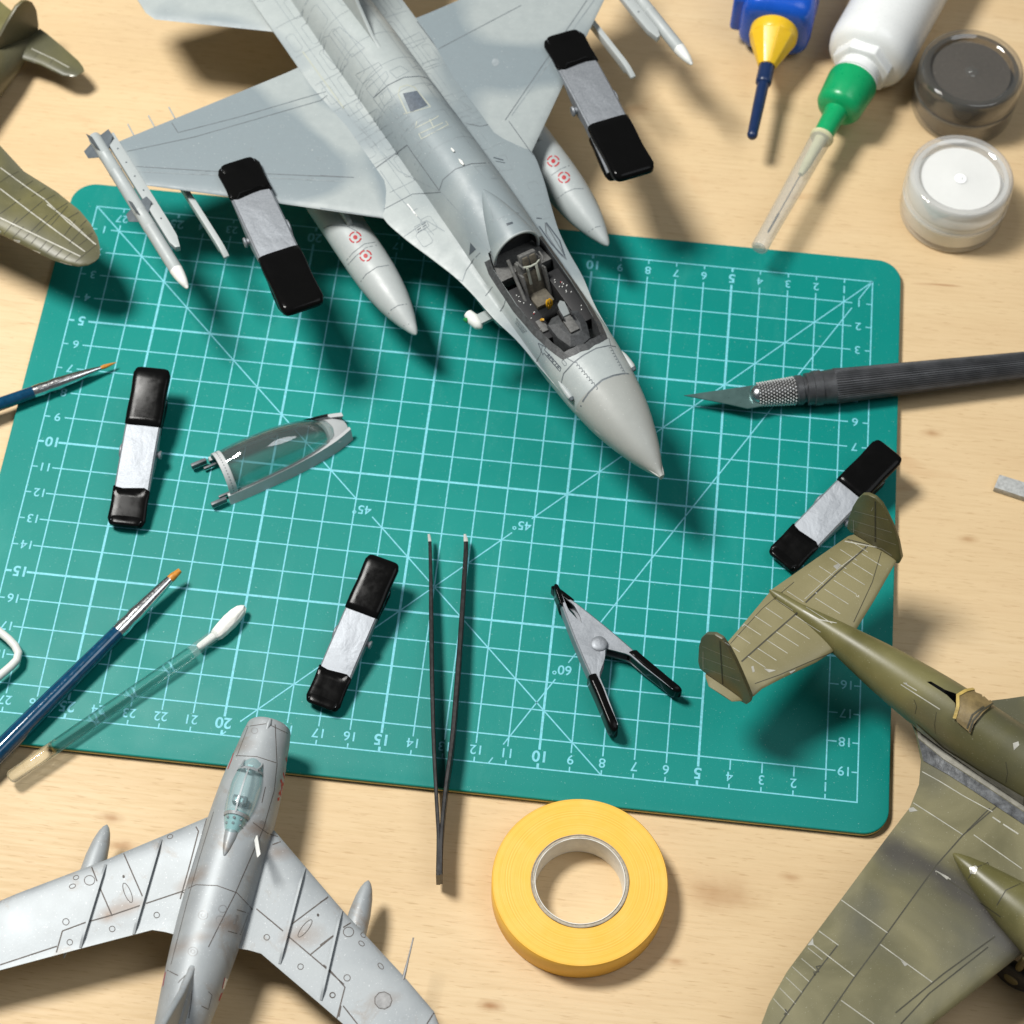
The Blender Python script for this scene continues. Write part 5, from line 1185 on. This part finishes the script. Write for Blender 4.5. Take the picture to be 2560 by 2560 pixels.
stl = [((20, 142), (100, 72), .2), ((40, 143), (118, 85), .2), ((100, 162), (160, 120), .17), ((157, 190), (196, 152), .13), ((178, 192), (208, 168), .08), ((190, 192), (211, 178), .04)]
stail = mk('tailplane', *wing([(at(*a_, .75), at(*b_, .75), th) for a_, b_, th in stl], 11), M['olive'], SP, smooth=50)
stl = [((20, 142), (90, 72), .2), ((-30, 70), (20, 20), .17), ((-80, -10), (-50, -40), .06)]
mk('tailplane', *wing([(at(*a_, .75), at(*b_, .75), th) for a_, b_, th in stl], 11), M['olive'], SP, smooth=50)
for p_ in (at(-200, 330, 2.0), at(-330, 330, 2.0)): mk('undercarriage_leg', *tube([p_, (p_[0], p_[1], TZ)], .14, 8), M['olive_dark'], SP, smooth=50)
ts_ = bvh(swing, stail)
def sl(pts, parent, wd=.03, mat='olive_line', **k): drape('panel_line', ts_, zl(pts), wd, M[mat], parent, **k)
for q in ([(0, 1065), (170, 1190), (280, 1265), (430, 1410), (610, 1555)], [(0, 1200), (190, 1345), (380, 1485), (540, 1600)], [(0, 1385), (240, 1500), (510, 1630)], [(300, 1300), (440, 1400), (600, 1550)]): sl(q, swing, .05, 'scratch')
for a_, b_ in (((0, 1360), (130, 1265)), ((25, 1490), (110, 1385)), ((80, 1440), (270, 1280)), ((80, 1515), (150, 1440)), ((150, 1520), (300, 1370)), ((190, 1560), (240, 1500)), ((230, 1480), (370, 1350)), ((250, 1590), (300, 1530)), ((320, 1440), (430, 1310)), ((290, 1610), (350, 1550)), ((345, 1640), (400, 1580)), ((400, 1510), (480, 1400)), ((405, 1650), (460, 1600)), ((440, 1550), (530, 1450)), ((490, 1570), (580, 1500)), ((480, 1665), (615, 1555)),
               ((60, 1120), (120, 1090)), ((130, 1200), (210, 1150)), ((200, 1250), (290, 1195)), ((0, 1160), (70, 1110)), ((280, 1275), (350, 1240)), ((350, 1340), (430, 1290)), ((430, 1390), (500, 1350)), ((510, 1440), (550, 1400)), ((540, 1510), (590, 1480))): sl((a_, b_), swing, .028)
for q in ([(85, 1520), (130, 1530), (125, 1545), (95, 1540)], [(380, 1662), (460, 1685), (440, 1690), (385, 1675)], [(205, 1585), (260, 1605), (250, 1618)], [(0, 1465), (8, 1470), (0, 1485)]): patch('paint_chip', ts_, zl(q), M['chip'], swing, n=2)
for q in ([(200, 310), (340, 375), (440, 430)], ): sl(q, stail, .04, 'scratch')
for a_, b_ in (((205, 385), (245, 335)), ((300, 430), (340, 375)), ((130, 350), (160, 310))): sl((a_, b_), stail, .022)
for q in ([(190, 392), (225, 395), (220, 405)], [(440, 480), (475, 478), (460, 488)], [(305, 440), (335, 448), (325, 452)]): patch('paint_chip', ts_, zl(q), M['chip'], stail, n=2)

def shade_speckle():  # dark colour painting shade and refraction inside the canopy
    m = NT('speckled_painted_shade'); n = m.noise(1600, 3, .7); m.col(m.ramp(n, [(.4, (.03, .035, .038)), (.62, (.06, .065, .068)), (.72, (.4, .42, .42))])); m.set(rough=.6); return m.m
# ------------------------------------------------------------------ loose cockpit canopy on the mat
zc_ = Z(480, 1000, 4.391)
CN = thing('loose_canopy', at(700, 1170, 0), 'loose clear cockpit canopy in a grey frame lying on the green mat', 'canopy')
c0, c1 = (at(581, 1262, 0) + at(517, 1150, 0)) / 2, (at(888, 1108, .0) + at(846, 1030, .12)) / 2
c0[2] = c1[2] = 0
CA = (c1 - c0) / np.linalg.norm(c1 - c0); CS = np.cross(CA, (0, 0, 1.)); CLn = np.linalg.norm(c1 - c0)
def cw(x, s_, z): return c0 + CA * x * CLn + CS * s_ + np.array([0, 0, z])
M['canopy_glass'] = mat_film('clear_canopy_plastic', (.84, .91, .90), base=.12, rough=.05, haze=.05, hcol=(.7, .80, .78), edge=1.2)
M['band_shade'] = shade_speckle()
M['frame_grey'] = mat_jet('canopy_frame_grey', (.44, .46, .465), (.52, .54, .54), scale=8); M['frame_dark'] = plain('canopy_frame_dark', (.10, .11, .12), .4, var=.2)
W0 = .98
outl = [(0, W0), (.15, W0), (.35, W0 * .98), (.55, W0 * .93), (.75, W0 * .82), (.9, .66), (1.0, .50)]
def band(sg):
    r_ = []
    for x, hw_ in [(q, crom(outl, [q])[0][0]) for q in np.linspace(0, 1, 16)]:
        t_ = .34 + .12 * x; r_.append([cw(x, sg * hw_, .0), cw(x, sg * (hw_ - .10), .0), cw(x, sg * (hw_ - .26), t_), cw(x, sg * (hw_ - .13), t_ + .03)])
    return loft(r_)
for sg in (1, -1): mk('side_frame', *band(sg), M['frame_grey'], CN, smooth=30)
tip_ = [cw(1.0, .50, 0), cw(1.0, -.50, 0), cw(.97, -.40, .40), cw(.90, -.40, .46), cw(.90, .40, .46), cw(.97, .40, .40)]
r_ = []
for s_ in np.linspace(-1, 1, 13):
    e = 1 - .05 * s_ * s_; r_.append([cw(1.01 * e, .52 * s_, .0), cw(1.0 * e, .52 * s_, .20 + .05 * (1 - s_ * s_)), cw(.93 * e, .60 * s_, .36 + .08 * (1 - s_ * s_)), cw(.845 * e + .02 * s_ * s_, .56 * s_, .44 + .06 * (1 - s_ * s_)), cw(.83 * e, .56 * s_, .36)])
mk('front_frame', *loft(r_), M['frame_grey'], CN, smooth=40)
gt = [(.07, .80, .34, .92), (.2, .80, .35, 1.06), (.4, .77, .37, 1.08), (.58, .71, .39, .94), (.73, .59, .41, .66), (.82, .46, .43, .38), (.88, .28, .44, .14), (.895, .1, .45, .03)]
gx = np.linspace(.07, .895, 36); gq = crom(gt, gx)
glass = mk('canopy_glass', *loft([[cw(x, a_ * math.cos(t_), z_ - .03 + h_ * math.sin(t_)) for t_ in np.linspace(0, math.pi, 33)] for x, (a_, z_, h_) in zip(gx, gq)], closed=False), M['canopy_glass'], CN, smooth=70)
mk('inner_shell', *loft([[cw(x, (a_ - .06) * math.cos(t_), z_ - .03 + (h_ - .06) * math.sin(t_)) for t_ in np.linspace(0, math.pi, 33)] for x, (a_, z_, h_) in list(zip(gx, gq))[:-3]], closed=False), M['canopy_glass'], glass, smooth=70)
def ar(x, k, kz): return [cw(x, .80 * k * math.cos(t_), .26 + .92 * kz * math.sin(t_)) for t_ in np.linspace(0, math.pi, 29)]
arch = mk('rear_arch', *loft([ar(.015, 1.03, 1.03), ar(.075, 1.03, 1.03), ar(.075, .97, .96), ar(.015, .97, .96), ar(.015, 1.03, 1.03)], closed=False), M['frame_grey'], CN, smooth=40)
for t_ in np.linspace(.25, math.pi - .25, 22):
    p_ = cw(.045, .80 * 1.03 * math.cos(t_), .26 + .92 * 1.03 * math.sin(t_)); n_ = CS * math.cos(t_) + np.array([0, 0, math.sin(t_)])
    mk('rivet', *rev(p_ - n_ * .02, p_ + n_ * .012, [(0, .022), (1, .02)], 6), M['jet_line'], arch)
for sg, xx in ((1, -.17), (-1, -.17)):
    mk('hinge_prong', *boxat(cw(xx * .45, sg * .84, .24), CA * .27, CS * .06, (0, 0, .11)), M['frame_dark'], CN, bevel=.02)
    mk('hinge_block', *boxat(cw(.0, sg * .62, .16), CA * .28, CS * .04, (0, 0, .06)), M['frame_dark'], CN, bevel=.02)
for sg in (1, -1): mk('inner_sill' , *tube([cw(x, sg * (crom(outl, [x])[0][0] - .20), .28 + .12 * x) for x in np.linspace(.03, .92, 14)], .035, 6), M['frame_dark'], CN, smooth=60)

v, f = loft([[cw(x, -(crom(outl, [x])[0][0] - .19) * kk, zz_) for x in np.linspace(.06, .90, 18)] for kk, zz_ in ((1.0, .30), (.97, .50), (.90, .68))], closed=False)
mk('inner_shade_band', v, f, M['band_shade'], CN, smooth=50)  # added dark strip: painted shade of the far frame's inside

# ------------------------------------------------------------------ blue glue bottle with yellow cap
M['blue_pl'] = plain('blue_plastic', (.008, .085, .50), .24, var=.05, spec=.5)
M['yellow_pl'] = plain('yellow_plastic', (.80, .50, .02), .30, var=.04)
M['navy_pl'] = plain('navy_plastic', (.008, .025, .085), .35, var=.1)
M['green_pl'] = plain('green_plastic', (.004, .33, .115), .32, var=.05)
M['white_pl'] = plain('white_plastic', (.76, .78, .77), .30, var=.02, spec=.5, sss=.0)
BZ = 1.25
e0, e1 = at(1879, 346, BZ), at(1944, 40, BZ); e1[2] = BZ
t = thing('blue_glue_bottle', at(1940, 60, TZ), 'blue glue bottle with a yellow cone cap and navy nozzle lying on the wood', 'bottle')
a, s, u, L = frame(e0, e1)
def ax(x, y, z=BZ): return float((at(x, y, z) - e0) @ a)
n1, n2, y1, y2, y3 = ax(1890, 205), ax(1909, 162), ax(1912, 168), ax(1930, 95), ax(1942, 45)
def axl(name, o, d, prof, seg, mat, parent, **k):
    """turned part: prof = [(distance in cm along the axis, radius)]"""
    o = np.array(o); l_ = prof[-1][0] - prof[0][0]
    pr = [((q - prof[0][0]) / l_, r) for q, r in prof]
    return mk(name, *rev(o + d * prof[0][0], o + d * prof[-1][0], pr, seg), mat, parent, **k)
axl('nozzle_tube', e0, a, [(0, .05), (.03, .13), (.1, .18), (.2, .20), (.28, .19), (n1 * .6, .215), (n1, .225)], 20, M['navy_pl'], t, smooth=50)
axl('nozzle_collar', e0, a, [(n1 - .05, .24), (n1, .29), (n1 + .08, .30), (n2 + .15, .29)], 20, M['navy_pl'], t, smooth=40)
cap = axl('yellow_cap', e0, a, [(y2 - .12, .84), (y2 + .02, .90), (y2 + .35, .90), (y3 + .3, .86)], 40, M['yellow_pl'], t, smooth=35)
axl('cap_cone', e0, a, [(y1, .30), (y1 + .06, .34), (y2 - .16, .86), (y2 - .08, .89)], 9, M['yellow_pl'], cap, bevel=.05)
bc = e0 + a * (y3 - .1)
def bottle_sec(x, hw_, hh, e=.5, n=40):
    return [bc + a * x + s * hw_ * math.copysign(abs(math.cos(q)) ** e, math.cos(q)) + u * hh * math.copysign(abs(math.sin(q)) ** e, math.sin(q)) for q in np.arange(n) / n * 2 * math.pi]
rg = [bottle_sec(x, hw_, hh) for x, hw_, hh in ((-.62, .6, .6), (-.60, .95, 1.0), (-.5, 1.22, 1.22), (-.3, 1.34, 1.36), (0, 1.38, 1.42), (1.0, 1.40, 1.44), (1.05, 1.36, 1.40), (1.2, 1.36, 1.40), (1.25, 1.42, 1.46), (6, 1.42, 1.46))]
mk('bottle_body', *loft(rg), M['blue_pl'], t, smooth=45)
mk('bottle_shoulder', *boxat(bc + a * .55 - s * 1.30 + u * .1, a * .75, s * .42, u * .9), M['blue_pl'], t, bevel=.2, bseg=4)

# ------------------------------------------------------------------ white glue bottle with green needle cap
NZ = 1.30
w0, w1 = at(1897, 622, NZ), at(2248, 0, NZ)
a, s, u, L = frame(w0, w1)
t = thing('white_glue_bottle', at(2150, 150, TZ), 'white glue bottle with green cap and clear needle sheath pointing at the mat', 'bottle')
def ax(x, y): return float((at(x, y, NZ) - w0) @ a)
zz = Z(1700, 0)
d1, d2, d3, d4, d5 = ax(*zz([(765, 760)])[0]), ax(*zz([(800, 640)])[0]), ax(*zz([(810, 600)])[0]), ax(*zz([(925, 440)])[0]), ax(*zz([(960, 370)])[0])
M['sheath'] = mat_film('needle_sheath', (.90, .91, .90), rough=.15, haze=.22, hcol=(.80, .82, .80))
M['needle'] = plain('needle_steel', (.35, .35, .35), .3, 1.)
M['hub'] = plain('amber_hub', (.62, .60, .38), .3)
axl('needle_sheath', w0, a, [(0, .10), (.02, .27), (.06, .30), (.5, .30), (d1 * .65, .36), (d1 * .8, .37), (d1, .40)], 26, M['sheath'], t, smooth=50)
mk('sheath_end', *rev(w0 - a * .01, w0 + a * .08, [(0, .22), (1, .24)], 22), M['sheath'], t, smooth=50)
axl('needle', w0, a, [(.8, .022), (d1 * .7, .024)], 8, M['needle'], t)
axl('needle_thick', w0, a, [(.85, .04), (1.75, .045)], 8, M['needle'], t)
axl('needle_hub', w0, a, [(d1 * .66, .10), (d1 * .72, .17), (d1 * .95, .22), (d1, .24)], 16, M['hub'], t, smooth=50)
axl('luer_ring', w0, a, [(d1 - .1, .38), (d1 - .05, .44), (d1 + .05, .45), (d1 + .1, .36)], 24, M['hub'], t, smooth=40)
axl('green_cap', w0, a, [(d1 - .02, .34), (d1 + .05, .36), (d2, .40), (d3 - .02, .44), (d3 + .02, .60), (d3 + .10, .76), (d3 + .28, .86), (d4 - .1, .94), (d4, .92)], 40, M['green_pl'], t, smooth=45)
axl('bottle_neck', w0, a, [(d4 - .05, .80), (d4 + .15, .80), (d4 + .16, .86), (d4 + .28, .86), (d4 + .29, .80), (d5 + .6, .80)], 32, M['white_pl'], t, smooth=40)
mk('neck_nut', *rev(w0 + a * (d5 - .05), w0 + a * (d5 + .55), [(0, 1.06), (.1, 1.14), (.9, 1.14), (1, 1.06)], 7, a0=.3), M['white_pl'], t, bevel=.05)
ds = d5 + .35
axl('bottle_body', w0, a, [(ds, .7), (ds + .02, 1.02), (ds + .10, 1.30), (ds + .3, 1.50), (ds + .6, 1.585), (ds + 1.0, 1.6), (ds + 9, 1.6)], 56, M['white_pl'], t, smooth=50)

# ------------------------------------------------------------------ two round screw jars
M['jar_clear'] = mat_film('clear_jar_plastic', (.88, .87, .84), base=.07, rough=.04, haze=.05, edge=.9)
M['jar_milky'] = mat_film('milky_jar_plastic', (.96, .96, .95), base=.06, rough=.06, haze=.25, hcol=(.9, .9, .88), edge=.7)
M['liner_dark'] = mat_film('dusty_inner_wall', (.62, .58, .52), base=.05, rough=.1, haze=.40, hcol=(.10, .085, .065), edge=.6)
M['liner_white'] = mat_film('powdered_inner_wall', (.95, .95, .94), base=.05, rough=.1, haze=.5, hcol=(.88, .88, .86), edge=.5)
def powder(name, c, sp):
    m = NT(name); n = m.noise(700, 5, .7); c1 = m.ramp(n, [(.3, tuple(q * .8 for q in c)), (.7, tuple(min(1, q * 1.15) for q in c))])
    c1 = m.mix(m.ramp(m.noise(1700, 2), [(.70, 0), (.78, sp)]), c1, (.6, .58, .55)); m.col(c1); m.set(rough=.75); m.bump(n, .25, .0004); return m.m
M['powder_black'] = powder('dark_powder', (.062, .047, .034), .35); M['powder_white'] = plain('white_powder', (.92, .93, .92), .6, var=.02)
def jar(cx, cy, r, h, label, clear, pw, milky):
    c = at(cx, cy, TZ + h)[:2]
    t = thing('screw_jar', (*c, TZ), label, 'jar', 'small round jars')
    def turn(name, prof, mat, parent, n=64, sm=40):
        rr = [[(c[0] + q * math.cos(k), c[1] + q * math.sin(k), TZ + z) for k in np.arange(n) / n * 2 * math.pi] for q, z in prof]
        return mk(name, *loft(rr, False, False), mat, parent, smooth=sm)
    # outer jar wall with a moulded bottom, then the lid with a raised rim and a sunken centre
    turn('jar_wall', [(r * .50, .06), (r * .80, .02), (r * .90, .02), (r * .965, .10), (r * .98, .25), (r * .97, h * .40), (r * .985, h * .43), (r * .985, h * .47), (r * .96, h * .49)], clear, t)
    turn('contents', [(.01, .16), (r * .80, .16), (r * .90, .22), (r * .945, .34), (r * .945, h * .44), (r * .93, h * .60), (.01, h * .60)], pw, t)
    lid = turn('lid', [(r * .97, h * .46), (r, h * .47), (r, h * .53), (r * .985, h * .545), (r * .985, h * .56), (r, h * .575), (r * .995, h * .80), (r * .975, h * .95), (r * .955, h * .985), (r * .93, h), (r * .90, h), (r * .82, h * .975), (r * .775, h * .95), (r * .76, h * .89)], clear, t)
    turn('inner_wall', [(r * .93, h * .40), (r * .935, h * .60), (r * .92, h * .88), (r * .88, h * .95), (r * .80, h * .955)], M['liner_white'] if milky else M['liner_dark'], lid)
    disc = turn('lid_disc', [(.005, h * .885), (r * .10, h * .885), (r * .11, h * .882), (r * .74, h * .88), (r * .755, h * .86), (r * .76, h * .70), (r * .75, h * .64), (.005, h * .64)], pw, lid)
    turn('lid_film', [(.005, h * .90), (r * .3, h * .899), (r * .76, h * .897)], M['jar_milky'] if milky else M['jar_clear'], lid)
    turn('moulding_nub', [(.005, h * .93), (r * .03, h * .925), (r * .05, h * .905), (r * .10, h * .905), (r * .115, h * .90), (r * .12, h * .897)], M['powder_white'] if milky else clear, lid)
    return t
jar(2405, 436, 1.92, 2.25, 'small round jar of white powder with a clear lid, nearest the mat', M['jar_milky'], M['powder_white'], True)
jar(2432, 168, 1.95, 2.25, 'small round clear jar of dark brown powder behind the white jar', M['jar_clear'], M['powder_black'], False)
